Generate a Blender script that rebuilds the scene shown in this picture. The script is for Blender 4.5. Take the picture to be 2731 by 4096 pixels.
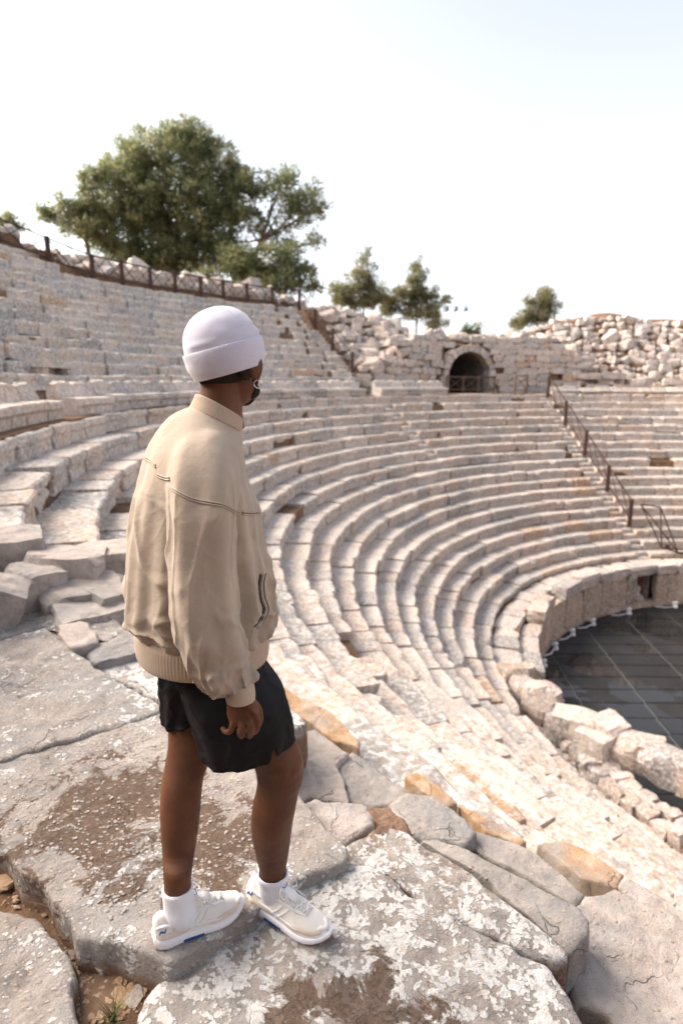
import bpy, bmesh, math, random
from mathutils import Vector, Matrix, noise
from mathutils.bvhtree import BVHTree
R = math.radians
PI = math.pi
for o in list(bpy.data.objects):
    bpy.data.objects.remove(o)
scene = bpy.context.scene
COL = scene.collection

# ------------------------------------------------------------------ camera
CAM_Z = 1.70
F_PX, PITCH, ROLL = 2350.0, 0.2228, 0.0046        # focal length in photo pixels (photo 2731 x 4096)
PW, PH = 2731.0, 4096.0
DS = 2731.0 / 1568.0                              # picture units used below: 1568 x 2352
cp, sp = math.cos(PITCH), math.sin(PITCH)
FWD = Vector((0, cp, -sp)); DWN = Vector((0, -sp, -cp)); RGT = Vector((1, 0, 0))
cr, sr = math.cos(ROLL), math.sin(ROLL)
cam_r = RGT * cr - DWN * sr
cam_d = RGT * sr + DWN * cr
EYE = Vector((0, 0, CAM_Z))
cd = bpy.data.cameras.new('camera'); cam = bpy.data.objects.new('camera', cd); COL.objects.link(cam)
m = Matrix.Identity(4)
for i in range(3):
    m[i][0] = cam_r[i]; m[i][1] = -cam_d[i]; m[i][2] = -FWD[i]; m[i][3] = EYE[i]
cam.matrix_world = m
cd.sensor_fit = 'VERTICAL'; cd.sensor_height = 36.0; cd.sensor_width = 24.0
cd.lens = F_PX / PH * 36.0
cd.clip_start = 0.05; cd.clip_end = 9000
cd.dof.use_dof = True; cd.dof.focus_distance = 1.56; cd.dof.aperture_fstop = 2.6
scene.camera = cam

# ------------------------------------------------------------------ world and sun
SUN_EL, SUN_AZ = R(22), R(-72)                    # azimuth from +Y towards +X
world = bpy.data.worlds.new('World'); scene.world = world; world.use_nodes = True
wn = world.node_tree.nodes; wl = world.node_tree.links
sky = wn.new('ShaderNodeTexSky'); sky.sky_type = 'NISHITA'; sky.sun_disc = False
sky.sun_elevation = SUN_EL; sky.sun_rotation = SUN_AZ
sky.air_density = 1.0; sky.dust_density = 1.6; sky.ozone_density = 3.0
hsv = wn.new('ShaderNodeHueSaturation'); hsv.inputs['Saturation'].default_value = 0.36
wl.new(sky.outputs[0], hsv.inputs['Color'])
bg = wn['Background']; bg.inputs['Strength'].default_value = 0.080
tint = wn.new('ShaderNodeMix'); tint.data_type = 'RGBA'; tint.blend_type = 'MULTIPLY'; tint.inputs['Factor'].default_value = 1.0
wl.new(hsv.outputs[0], tint.inputs['A']); tint.inputs['B'].default_value = (1.02, 0.985, 0.985, 1)
wl.new([o for o in tint.outputs if o.type == 'RGBA'][0], bg.inputs['Color'])
sd = bpy.data.lights.new('sun', 'SUN'); sun = bpy.data.objects.new('sun', sd); COL.objects.link(sun)
sd.energy = 4.4; sd.angle = R(80); sd.color = (1.0, 0.87, 0.75)
sdir = Vector((math.sin(SUN_AZ) * math.cos(SUN_EL), math.cos(SUN_AZ) * math.cos(SUN_EL), math.sin(SUN_EL)))
sun.rotation_euler = sdir.to_track_quat('Z', 'Y').to_euler()
vs = scene.view_settings
vs.view_transform = 'Standard'; vs.look = 'None'; vs.exposure = 2.32; vs.gamma = 1.0; vs.use_curve_mapping = False

# ------------------------------------------------------------------ picture -> place
def ray(u, v):
    x = u * DS - PW / 2; y = v * DS - PH / 2
    return (cam_r * (x / F_PX) + cam_d * (y / F_PX) + FWD)
def at_z(u, v, z):
    d = ray(u, v); return EYE + d * ((z - CAM_Z) / d.z)
def at_y(u, v, y):
    d = ray(u, v); return EYE + d * (y / d.y)
# theatre geometry, fitted to the curves of the rows
S = 0.42
CX, CY = 40.1231 * S, 34.4677 * S
RA, TW, RH = 53.3262 * S, 1.3998 * S, S            # front edge of row 0, tread, riser
ZA = CAM_Z - 2.0481 * S
ZF = ZA - (17 + 4.7388) * S                         # orchestra floor
RF = RA - 17 * TW - 3.4833 * S                      # orchestra radius
RWALL = RA + 3.1                                    # wall below the upper seats
ZWALK = ZA + 0.02
ZLEDGE = 1.80
UH, UW, UN = 0.42, 0.56, 10                        # upper rows
RU0 = RWALL + 0.35
STAIR_A, STAIR_B = -0.2064, -0.718
def pol(r, a, z=0.0):
    return Vector((CX + r * math.sin(a), CY + r * math.cos(a), z))
def at_r(u, v, r):
    d = ray(u, v); px, py = -CX, -CY
    A = d.x * d.x + d.y * d.y; B = 2 * (d.x * px + d.y * py); Cc = px * px + py * py - r * r
    t = (-B + math.sqrt(max(B * B - 4 * A * Cc, 0))) / (2 * A)
    return EYE + d * t
def azim(p):
    return math.atan2(p.x - CX, p.y - CY)
A_CAM = math.atan2(-CX, -CY)
A_END = -0.69               # right end of the upper seats

# ------------------------------------------------------------------ helpers
def rnd_noise(p, s=1.0, seed=0.0):
    return noise.noise(Vector((p[0] * s + seed * 7.31, p[1] * s - seed * 3.7, p[2] * s + seed * 1.9)))
def fbm(p, s=1.0, octv=4, seed=0.0):
    v = 0; a = 1.0; f = s
    for _ in range(octv):
        v += a * rnd_noise(p, f, seed); a *= 0.5; f *= 2.03
    return v
def link(o, parent=None):
    COL.objects.link(o)
    if parent is not None: o.parent = parent
    return o
def mesh_obj(name, verts, faces, mat=None, parent=None, smooth=False):
    me = bpy.data.meshes.new(name); me.from_pydata([tuple(v) for v in verts], [], faces); me.validate(); me.update()
    if smooth:
        me.polygons.foreach_set('use_smooth', [True] * len(me.polygons))
    if mat: me.materials.append(mat)
    return link(bpy.data.objects.new(name, me), parent)
def bm_obj(name, bm, mat=None, parent=None, smooth=False):
    me = bpy.data.meshes.new(name); bm.to_mesh(me); bm.free()
    if smooth:
        me.polygons.foreach_set('use_smooth', [True] * len(me.polygons))
    if mat: me.materials.append(mat)
    return link(bpy.data.objects.new(name, me), parent)
def empty(name, loc=(0, 0, 0), rz=0.0, parent=None):
    o = bpy.data.objects.new(name, None); o.location = loc; o.rotation_euler = (0, 0, rz); o.empty_display_size = 0.1
    return link(o, parent)
def tag(o, label=None, cat=None, group=None, kind=None):
    if label: o['label'] = label
    if cat: o['category'] = cat
    if group: o['group'] = group
    if kind or cat: o['kind'] = kind or 'thing'
    return o
def inst(name, me, parent=None):
    return link(bpy.data.objects.new(name, me), parent)
def interp(t, keys):
    if t <= keys[0][0]: return keys[0][1]
    for (a, x), (b, y) in zip(keys, keys[1:]):
        if t <= b:
            k = (t - a) / (b - a); return x + (y - x) * k
    return keys[-1][1]
def tube_geo(path, radii, seg=8, cap=True, squash=None):
    """verts, faces of a tube along path (list of Vectors); radii number or list"""
    n = len(path); vs_, fs = [], []
    if not isinstance(radii, (list, tuple)): radii = [radii] * n
    t0 = (path[1] - path[0]).normalized()
    up = Vector((0, 0, 1)) if abs(t0.z) < 0.9 else Vector((0, 1, 0))
    nrm = (up - t0 * up.dot(t0)).normalized()
    for i, p in enumerate(path):
        t = (path[min(i + 1, n - 1)] - path[max(i - 1, 0)]).normalized()
        nrm = (nrm - t * nrm.dot(t)).normalized(); b = t.cross(nrm)
        for k in range(seg):
            a = 2 * PI * k / seg
            vs_.append(p + (nrm * math.cos(a) + b * math.sin(a)) * radii[i])
    for i in range(n - 1):
        for k in range(seg):
            k2 = (k + 1) % seg
            fs.append((i * seg + k, i * seg + k2, (i + 1) * seg + k2, (i + 1) * seg + k))
    if cap:
        fs.append(tuple(reversed(range(seg)))); fs.append(tuple(range((n - 1) * seg, n * seg)))
    return vs_, fs
def merge_geo(parts):
    V, F = [], []
    for v, f in parts:
        o = len(V); V += list(v); F += [tuple(i + o for i in q) for q in f]
    return V, F
def box_geo(c, sx, sy, sz, rot=None):
    V = []
    for x in (-.5, .5):
        for y in (-.5, .5):
            for z in (-.5, .5):
                p = Vector((x * sx, y * sy, z * sz))
                if rot is not None: p = rot @ p
                V.append(Vector(c) + p)
    return V, [(0, 1, 3, 2), (4, 6, 7, 5), (0, 4, 5, 1), (2, 3, 7, 6), (0, 2, 6, 4), (1, 5, 7, 3)]
def spline(pts, n):
    """Catmull-Rom through tuples"""
    P = [tuple(p) for p in pts]; P = [P[0]] + P + [P[-1]]; out = []
    k = len(P) - 3
    for i in range(n):
        s = i / (n - 1) * k; j = min(int(s), k - 1); t = s - j
        a, b, c, d = P[j:j + 4]
        out.append(tuple(0.5 * ((2 * b[q]) + (-a[q] + c[q]) * t + (2 * a[q] - 5 * b[q] + 4 * c[q] - d[q]) * t * t + (-a[q] + 3 * b[q] - 3 * c[q] + d[q]) * t ** 3) for q in range(len(b))))
    return out
# ------------------------------------------------------------------ materials
def new_mat(name, rough=0.9, spec=0.2):
    mt = bpy.data.materials.new(name); mt.use_nodes = True
    nt = mt.node_tree; b = nt.nodes['Principled BSDF']
    b.inputs['Roughness'].default_value = rough
    b.inputs['Specular IOR Level'].default_value = spec
    return mt, nt, b
def node(nt, t, **kw):
    n = nt.nodes.new(t)
    for k, v in kw.items():
        if hasattr(n, k): setattr(n, k, v)
        else: n.inputs[k].default_value = v
    return n
def noise_n(nt, vec, scale, detail=6, rough=0.6, dist=0.0):
    n = node(nt, 'ShaderNodeTexNoise'); n.inputs['Scale'].default_value = scale; n.inputs['Detail'].default_value = detail
    n.inputs['Roughness'].default_value = rough; n.inputs['Distortion'].default_value = dist
    nt.links.new(vec, n.inputs['Vector']); return n.outputs['Fac']
def ramp(nt, fac, stops, mode='LINEAR'):
    n = node(nt, 'ShaderNodeValToRGB'); cr_ = n.color_ramp; cr_.interpolation = mode
    while len(cr_.elements) < len(stops): cr_.elements.new(0.5)
    for e, (p, c) in zip(cr_.elements, stops):
        e.position = p
        e.color = (c, c, c, 1) if isinstance(c, (int, float)) else (*c, 1)
    nt.links.new(fac, n.inputs['Fac']); return n.outputs['Color']
def mix(nt, fac, a, b, blend='MIX'):
    n = node(nt, 'ShaderNodeMix'); n.data_type = 'RGBA'; n.blend_type = blend
    for sock, val in ((n.inputs['Factor'], fac), (n.inputs['A'], a), (n.inputs['B'], b)):
        if isinstance(val, (int, float)): sock.default_value = val
        elif isinstance(val, tuple): sock.default_value = (*val, 1)
        else: nt.links.new(val, sock)
    for o in n.outputs:
        if o.type == 'RGBA': return o
def math_n(nt, op, a, b=0.0):
    n = node(nt, 'ShaderNodeMath'); n.operation = op
    for i, v in enumerate((a, b)):
        if isinstance(v, (int, float)): n.inputs[i].default_value = v
        else: nt.links.new(v, n.inputs[i])
    return n.outputs[0]
def bump(nt, b, h, strength=0.4, dist=0.02, prev=None):
    n = node(nt, 'ShaderNodeBump'); n.inputs['Strength'].default_value = strength; n.inputs['Distance'].default_value = dist
    nt.links.new(h, n.inputs['Height'])
    if prev is not None: nt.links.new(prev, n.inputs['Normal'])
    nt.links.new(n.outputs[0], b.inputs['Normal']); return n.outputs[0]
def world_pos(nt):
    return node(nt, 'ShaderNodeNewGeometry').outputs['Position']
def stone_mat(name, warm, pale, grey, rust_amt=0.16, grey_amt=0.5, scale=1.0, orange=0.018, lichen=0.0):
    mt, nt, b = new_mat(name, 0.92, 0.15); L = nt.links
    P = world_pos(nt)
    oi = node(nt, 'ShaderNodeObjectInfo').outputs['Random']
    n1 = noise_n(nt, P, 1.7 * scale, 5, 0.62)
    n2 = noise_n(nt, P, 6.0 * scale, 6, 0.68, 0.6)
    n3 = noise_n(nt, P, 38.0 * scale, 5, 0.7)
    base = mix(nt, ramp(nt, n2, [(0.36, 0.0), (0.62, 1.0)]), warm, pale)
    # each block its own tone
    base = mix(nt, 1.0, base, ramp(nt, oi, [(0.0, (0.55, 0.56, 0.57)), (0.12, (0.72, 0.73, 0.74)), (0.28, (1.0, 0.95, 0.90)), (0.42, (0.80, 0.70, 0.62)), (0.55, (1.10, 1.04, 1.0)), (0.68, (0.88, 0.86, 0.84)), (0.80, (0.92, 0.80, 0.71)), (0.92, (1.18, 1.15, 1.10)), (1.0, (0.66, 0.62, 0.58))], 'LINEAR'), 'MULTIPLY')
    gm = math_n(nt, 'ADD', n1, math_n(nt, 'MULTIPLY', n2, 0.55))
    base = mix(nt, ramp(nt, gm, [(0.86 - 0.16 * grey_amt, 0.0), (1.06 - 0.16 * grey_amt, 0.85)]), base, grey)
    # rusty earth stains
    nz = node(nt, 'ShaderNodeSeparateXYZ'); L.new(node(nt, 'ShaderNodeNewGeometry').outputs['True Normal'], nz.inputs[0])
    rs = math_n(nt, 'ADD', noise_n(nt, P, 3.1 * scale, 5, 0.65, 0.8), math_n(nt, 'MULTIPLY', math_n(nt, 'SUBTRACT', 0.55, math_n(nt, 'ABSOLUTE', nz.outputs[2])), 0.10))
    base = mix(nt, ramp(nt, rs, [(0.70 - 0.35 * rust_amt, 0.0), (0.82 - 0.2 * rust_amt, 0.75)]), base, (0.33, 0.19, 0.10))
    if orange:
        base = mix(nt, math_n(nt, 'MULTIPLY', math_n(nt, 'GREATER_THAN', oi, 1 - orange), 0.6), base, (0.46, 0.27, 0.13))
    if lichen:
        v = node(nt, 'ShaderNodeTexVoronoi'); v.inputs['Scale'].default_value = 14; v.inputs['Randomness'].default_value = 1
        L.new(P, v.inputs['Vector'])
        lm = math_n(nt, 'SUBTRACT', noise_n(nt, P, 4.0, 5, 0.65), math_n(nt, 'MULTIPLY', v.outputs['Distance'], 0.22))
        base = mix(nt, ramp(nt, lm, [(0.50 - 0.14 * lichen, 0.0), (0.53 - 0.14 * lichen, 1.0)]), base, (0.62, 0.60, 0.57))
    # fine grain and pits
    n4 = noise_n(nt, P, 13.0 * scale, 6, 0.7, 0.3)
    base = mix(nt, ramp(nt, n4, [(0.50, 0.0), (0.60, 0.85)]), base, (0.65, 0.625, 0.59))
    base = mix(nt, ramp(nt, n4, [(0.35, 0.75), (0.44, 0.0)]), base, (0.19, 0.155, 0.125))
    base = mix(nt, 0.6, base, ramp(nt, n3, [(0.30, 0.58), (0.5, 1.0), (0.72, 1.16)]), 'MULTIPLY')
    L.new(base, b.inputs['Base Color'])
    h = math_n(nt, 'ADD', math_n(nt, 'MULTIPLY', n2, 0.8), math_n(nt, 'MULTIPLY', n3, 0.4))
    bump(nt, b, h, 0.55, 0.035)
    return mt
M = {}
M['seat'] = stone_mat('seat_stone', (0.48, 0.40, 0.335), (0.60, 0.555, 0.505), (0.29, 0.29, 0.285), 0.22, 0.40)
M['seat_grey'] = stone_mat('upper_seat_stone', (0.44, 0.38, 0.325), (0.57, 0.54, 0.50), (0.26, 0.275, 0.28), 0.20, 0.75)
M['podium'] = stone_mat('podium_stone', (0.43, 0.32, 0.23), (0.50, 0.42, 0.34), (0.27, 0.24, 0.21), 0.42, 0.2)
M['rubble'] = stone_mat('rubble_stone', (0.45, 0.365, 0.31), (0.56, 0.51, 0.47), (0.26, 0.26, 0.25), 0.22, 0.35)
def plain(name, col, rough=0.7, spec=0.3, metal=0.0):
    mt, nt, b = new_mat(name, rough, spec)
    b.inputs['Metallic'].default_value = metal
    P = world_pos(nt)
    n = noise_n(nt, P, 60, 4, 0.6)
    L = mix(nt, 0.5, col, ramp(nt, n, [(0.3, 0.75), (0.7, 1.18)]), 'MULTIPLY')
    nt.links.new(L, b.inputs['Base Color'])
    return mt
def earth_mat():
    mt, nt, b = new_mat('earth', 0.97, 0.1)
    P = world_pos(nt)
    n1 = noise_n(nt, P, 2.3, 6, 0.65); n2 = noise_n(nt, P, 30, 6, 0.7); n3 = noise_n(nt, P, 160, 3, 0.6)
    c = ramp(nt, n1, [(0.3, (0.105, 0.062, 0.037)), (0.5, (0.17, 0.105, 0.066)), (0.7, (0.25, 0.165, 0.11))])
    c = mix(nt, 0.7, c, ramp(nt, n2, [(0.3, 0.7), (0.7, 1.25)]), 'MULTIPLY')
    c = mix(nt, ramp(nt, n3, [(0.66, 0.0), (0.72, 0.5)]), c, (0.36, 0.28, 0.22))
    nt.links.new(c, b.inputs['Base Color'])
    bump(nt, b, math_n(nt, 'ADD', n2, math_n(nt, 'MULTIPLY', n3, 0.5)), 0.5, 0.02)
    return mt
M['earth'] = earth_mat()
M['rust'] = plain('rusted_rail', (0.060, 0.034, 0.027), 0.85, 0.2)
M['wood'] = plain('weathered_wood', (0.16, 0.105, 0.075), 0.85, 0.2)
# ------------------------------------------------------------------ ground
TOPKEYS = [(-0.69, 5.75), (-0.63, 5.8), (-0.56, 5.6), (-0.48, 5.2), (-0.39, 4.5), (-0.325, 4.05), (-0.25, 4.2), (-0.17, 4.4), (-0.115, 4.8), (-0.04, 5.7), (0.0, 6.05), (0.075, 6.5), (0.12, 6.3), (0.16, 6.0), (0.26, 5.9)]
A_ARCH, ARCH_W, ARCH_SPR = -0.352, 1.5, 1.9
A_DOOR = -1.437
def n_rows(a):
    return UN + (3 if a < -1.235 else 2 if a < -1.19 else 1 if a < -1.15 else 0)
def outer_ground(r, a):
    """ground behind the seats"""
    k = min(max((a - A_END) / 0.04, 0), 1)
    z_l = ZLEDGE + UH * n_rows(a) + 0.35 + min(max(r - (RU0 + UN * UW), 0), 10) * 0.07
    z = z_l * (1 - k) + interp(a, TOPKEYS) * k
    f = min(max((r - (46 if a < -0.6 else 36)) / 90, 0), 1); f = f * f * (3 - 2 * f)
    if a > -0.6: z -= 0.12 * min(max(r - 33, 0), 12)
    return z * (1 - f) - 9.0 * f
def ground_z(r, a):
    if r < RF + 0.62: return ZF - 0.25
    r17 = RA - 17 * TW
    if r < r17 + 0.12: return ZF + 1.15 if a < -1.45 else ZA - 17 * RH - 0.28
    if r < RA + 0.12:
        j = math.ceil((RA + 0.12 - r) / TW)
        return ZA - j * RH - 0.12
    if r < RWALL + 0.25: return ZWALK
    if a < A_END:
        n = int((r - (RU0 + 0.12)) / UW) if r > RU0 + 0.12 else -1
        if n < 0: return ZLEDGE - 0.12
        if n < n_rows(a): return ZLEDGE + UH * (n + 1) - 0.12
        return outer_ground(r, a)
    t = min(max((r - RWALL - 0.25) / 4.4, 0), 1)
    lo = interp(a, [(-0.69, 1.5), (-0.55, 2.6), (-0.50, 3.75), (-0.16, 3.75), (-0.08, 1.4), (0.3, 1.2)])
    return lo + (outer_ground(r, a) - lo) * t - (2.4 * t * (1 - t) if a < -0.42 else 0)
def open_cell(r0, r1, a):
    if not (r0 < RWALL + 0.26 < r1 or r0 < RWALL + 0.255 <= r1): return False
    return abs(a - A_ARCH) * RWALL < ARCH_W + 0.1 or abs(a - A_DOOR) * RWALL < 0.5
rads = [0.01, 4, RF + 0.48, RF + 0.52, RF + 0.6, RF + 0.64]
for j in range(17, -1, -1):
    rj = RA - j * TW + 0.12
    rads += [rj - 0.004, rj + 0.004, rj + TW * 0.5]
rads += [RA + 1.0, RWALL + 0.24, RWALL + 0.27, RU0 + 0.11, RWALL + 1.3, RWALL + 3]
for n in range(UN + 4):
    rn = RU0 + 0.12 + n * UW
    rads += [rn - 0.004 + 0.008, rn + UW - 0.004]
rads = sorted(set(round(x, 4) for x in rads))
rads += [rads[-1] + d for d in (0.5, 1.5, 3, 5, 8, 12, 18, 26, 40, 70, 120, 250, 700, 2500, 6000)]
NA = 540
V, Fc = [], []
for r in rads:
    for k in range(NA):
        a = -PI + 2 * PI * k / NA
        p = pol(r, a, 0)
        z = ground_z(r, a)
        if r > RU0 + UN * UW: z += 0.25 * fbm((p.x, p.y, 0), 0.12, 3)
        if RA - 17.5 * TW < r < RA + 0.6 and (abs(a - STAIR_A) * r < 0.42 or (abs(a - STAIR_B) * r < 0.42 and r > RA - 6.5 * TW)): z -= 0.24
        if RU0 < r < RU0 + UN * UW + 0.3 and -0.55 < (a - A_END) * r < 0.75: z -= 0.45
        # the cut where the big slabs lie: keep the ground below them
        d = math.hypot(p.x, p.y)
        if RA - 9 * TW < r < RA + 0.6 and d < 5.0 and z > -0.55: z = min(z, -0.13)
        V.append((p.x, p.y, z))
for i in range(len(rads) - 1):
    for k in range(NA):
        k2 = (k + 1) % NA
        if open_cell(rads[i], rads[i + 1], -PI + 2 * PI * (k + 0.5) / NA): continue
        Fc.append((i * NA + k, i * NA + k2, (i + 1) * NA + k2, (i + 1) * NA + k))
g = mesh_obj('ground', V, Fc, M['earth'])
tag(g, 'brown earth slope under and behind the stone seats', 'ground', kind='structure')

# ------------------------------------------------------------------ stone block meshes
def seat_block_mesh(seed, rough=1.0, h=RH, depth=TW + 0.14, lip=0.05):
    rn = random.Random(seed)
    prof = [(0.03, 0.0), (0.004, -0.022), (0.0, -0.12), (0.018, -0.165), (lip, -0.20), (lip + 0.012, -0.32), (lip + 0.004, -h - 0.01), (depth, -h - 0.01), (depth, -0.005), (depth * 0.5, 0.004)]
    nx = 7; n = len(prof); V, Fc = [], []
    chip = [(rn.uniform(-.5, .5), rn.uniform(0.05, 0.13), rn.uniform(0.02, 0.07)) for _ in range(rn.choice((1, 2, 2, 3)))]
    for i in range(nx):
        x = -0.5 + i / (nx - 1)
        e = 0.985 if i in (0, nx - 1) else 1.0
        for k, (y, z) in enumerate(prof):
            p = Vector((x, y, z))
            dy = 0.018 * rough * rnd_noise((x * 2.2, y * 3, z * 4), 1.6, seed)
            dz = 0.014 * rough * rnd_noise((x * 2.2, y * 3, z * 4), 1.9, seed + 40)
            if k in (0, 1, 2):
                for (cx_, cw, cdp) in chip:
                    q = max(0, 1 - abs(x - cx_) / cw)
                    dy += cdp * q * rough; dz -= (cdp * 0.7 * q * rough if k < 2 else 0)
            if i in (0, nx - 1) and k < 5: dy += 0.016
            if i in (0, nx - 1) and k in (0, 1, 9): dz -= 0.010
            V.append((x * (1.0 if 0 < i < nx - 1 else 0.995), y + dy, z * e + dz))
    for i in range(nx - 1):
        for k in range(n):
            k2 = (k + 1) % n
            Fc.append((i * n + k, (i + 1) * n + k, (i + 1) * n + k2, i * n + k2))
    Fc.append(tuple(range(n))); Fc.append(tuple(reversed(range((nx - 1) * n, nx * n))))
    return V, Fc
def make_variants(name, mat, count, fn):
    out = []
    for i in range(count):
        v, f = fn(i)
        me = bpy.data.meshes.new(name); me.from_pydata([tuple(q) for q in v], [], f); me.update(); me.materials.append(mat)
        out.append(me)
    return out
seat_var = make_variants('seat_block', M['seat'], 14, lambda i: seat_block_mesh(i))
seat_ruin = make_variants('worn_seat_block', M['seat'], 10, lambda i: seat_block_mesh(100 + i, 1.7))
up_var = make_variants('upper_seat_block', M['seat_grey'], 12, lambda i: seat_block_mesh(200 + i, 1.3, UH, UW + 0.12, 0.03))
def stone_geo(seed, nx=4, rough=0.12, boxy=0.6):
    """rough angular stone within a unit box, base at z=-0.5"""
    bm = bmesh.new(); bmesh.ops.create_cube(bm, size=1.0)
    bmesh.ops.subdivide_edges(bm, edges=bm.edges[:], cuts=nx - 1, use_grid_fill=True)
    rn = random.Random(seed)
    planes = [(Vector((rn.uniform(-1, 1), rn.uniform(-1, 1), rn.uniform(-1, 1))).normalized(), rn.uniform(*((0.42, 0.60) if boxy < 0.8 else (0.50, 0.70) if boxy < 0.93 else (0.60, 0.80)))) for _ in range(7)]
    for v in bm.verts:
        c = v.co.copy(); sph = c.normalized() * 0.56
        p = c * boxy + sph * (1 - boxy)
        for nrm, d in planes:
            t = p.dot(nrm) - d
            if t > 0: p -= nrm * t
        p += Vector((rnd_noise(p, 2.6, seed), rnd_noise(p, 2.6, seed + 9), rnd_noise(p, 2.6, seed + 17))) * rough
        v.co = p
    V = [v.co.copy() for v in bm.verts]; bm.verts.index_update(); Fc = [tuple(v.index for v in f.verts) for f in bm.faces]; bm.free()
    return V, Fc
rub_var = make_variants('rubble_stone', M['rubble'], 16, lambda i: stone_geo(300 + i, 3, 0.10, 0.92))
def wall_block_geo(seed, rough=0.05):
    V, Fc = stone_geo(seed, 3, rough, 0.97); return V, Fc
ashlar_var = make_variants('ashlar_block', M['rubble'], 12, lambda i: wall_block_geo(400 + i, 0.055))
ashlar_grey = make_variants('ashlar_block', M['seat_grey'], 8, lambda i: wall_block_geo(420 + i, 0.05))
podium_var = make_variants('podium_block', M['podium'], 10, lambda i: wall_block_geo(440 + i, 0.04))

# ------------------------------------------------------------------ lower seats
A_LO, A_HI = -3.0, 0.28
bank = tag(empty('lower_seating_bank', pol(RF, -1.2, ZF)), 'curved lower bank of pale pink limestone seating rows around the dark orchestra', 'seating bank')
bank_inv = Vector(bank.location)
rb = random.Random(5)
def put(name, me, parent, r, a, z, ln, rz=0.0, tx=0.0, ty=0.0, sy=1.0, sz=1.0):
    o = bpy.data.objects.new(name, me)
    p = pol(r, a, z); o.location = p - (bank_inv if parent_off else Vector((0, 0, 0)))
    o.rotation_euler = (tx, ty, -a + rz); o.scale = (ln, sy, sz)
    return link(o, parent)
parent_off = True
def near_slabs(r, a):
    p = pol(r, a)
    return math.hypot(p.x + 0.2, p.y - 1.0) < 3.7 and r > RA - 4.3 * TW
for j in range(0, 18):
    row = empty('seating_row', (0, 0, 0), 0, bank)
    rj = RA - j * TW; zj = ZA - j * RH
    a = A_LO
    while a < A_HI:
        ruin = min(max((-1.72 - a) / 0.45, 0), 1)            # towards the photographer the rows are broken
        ln = rb.uniform(0.65, 1.7) * (1 + 0.15 * ruin)
        da = ln / rj
        am = a + da / 2
        a += da
        d = pol(rj, am).to_2d().length
        if near_slabs(rj, am): continue
        in_st = False
        for sa, j0, j1 in ((STAIR_A, 0, 17), (STAIR_B, 1, 6)):
            if j0 <= j <= j1 and abs(am - sa) * rj < 0.36 + ln / 2:
                in_st = True; e = sa + (0.36 / rj)
                if am < sa:
                    # shorten the block up to the stair
                    l2 = (sa - 0.36 / rj - (am - da / 2)) * rj
                    if l2 > 0.18:
                        put('seat_block', rb.choice(seat_var), row, rj, am - da / 2 + l2 / rj / 2, zj, l2 - 0.012)
                a = e
        if in_st: continue
        if rb.random() < 0.006 + 0.02 * ruin: continue
        jit = 0.12 + ruin
        lift = (0, 0, 0, .3, .42, .42, .34, .24, .14, .06)[j] * math.exp(-(d / 5.5) ** 4) if j < 10 else 0
        dz = lift + rb.gauss(0, 0.017) * (1 + 0.6 * ruin); dr = rb.gauss(0, 0.024) * (1 + 1.4 * ruin)
        put('seat_block', rb.choice(seat_ruin if rb.random() < 0.38 - ruin * 0.1 else seat_var), row, rj + dr, am, zj + dz, ln - 0.026 - 0.01 * ruin,
            rb.gauss(0, 0.012) * (1 + 2.5 * ruin), rb.gauss(0, 0.014) * (1 + 0.4 * ruin), rb.gauss(0, 0.011) * (1 + 0.6 * ruin))
step_var = make_variants('stair_step', M['seat'], 5, lambda i: seat_block_mesh(60 + i, 0.8, RH * 0.52, TW * 0.62, 0.01))
for sa, j0, j1 in ((STAIR_A, 0, 17), (STAIR_B, 1, 6)):
    st = empty('stairway', (0, 0, 0), 0, bank)
    for j in range(j0, j1 + 1):
        rj = RA - j * TW; zj = ZA - j * RH
        put('stair_step', rb.choice(step_var), st, rj + TW * 0.5, sa, zj, 0.70)
        put('stair_step', rb.choice(step_var), st, rj, sa, zj - RH * 0.5, 0.70)
# ------------------------------------------------------------------ row of seats with backs
parent_off = False
def bench_geo(seed):
    rn = random.Random(seed)
    prof = [(0.02, 0.40), (0.0, 0.36), (0.0, 0.26), (0.06, 0.20), (0.07, -0.02), (0.78, -0.02), (0.80, 0.72), (0.72, 0.80), (0.60, 0.78), (0.50, 0.42)]
    n = len(prof); nx = 5; V, Fc = [], []
    arm = rn.random() < 0.3
    for i in range(nx):
        x = -0.5 + i / (nx - 1)
        for k, (y, z) in enumerate(prof):
            q = 1 + 0.0
            dz = 0.02 * rnd_noise((x * 2, y * 3, z * 3), 1.7, seed); dy = 0.02 * rnd_noise((x * 2, y * 3, z * 3), 1.7, seed + 5)
            if k in (6, 7, 8): dz -= 0.04 * rn.random()
            if k in (6, 7, 8) and i in (0, nx - 1): dz -= 0.05
            V.append((x * 0.99, y + dy, z + dz))
    for i in range(nx - 1):
        for k in range(n):
            k2 = (k + 1) % n
            Fc.append((i * n + k, (i + 1) * n + k, (i + 1) * n + k2, i * n + k2))
    Fc.append(tuple(range(n))); Fc.append(tuple(reversed(range((nx - 1) * n, nx * n))))
    return V, Fc
bench_var = make_variants('backed_seat', M['seat'], 9, lambda i: bench_geo(500 + i))
benches = tag(empty('backed_bench_row', pol(RA, -1.2, ZA)), 'curved row of white stone seats with backs topping the lower seating bank', 'bench row')
off = Vector(benches.location)
A_GAP = azim(at_r(128, 905, RA + 0.6))
a = -2.2
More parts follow.
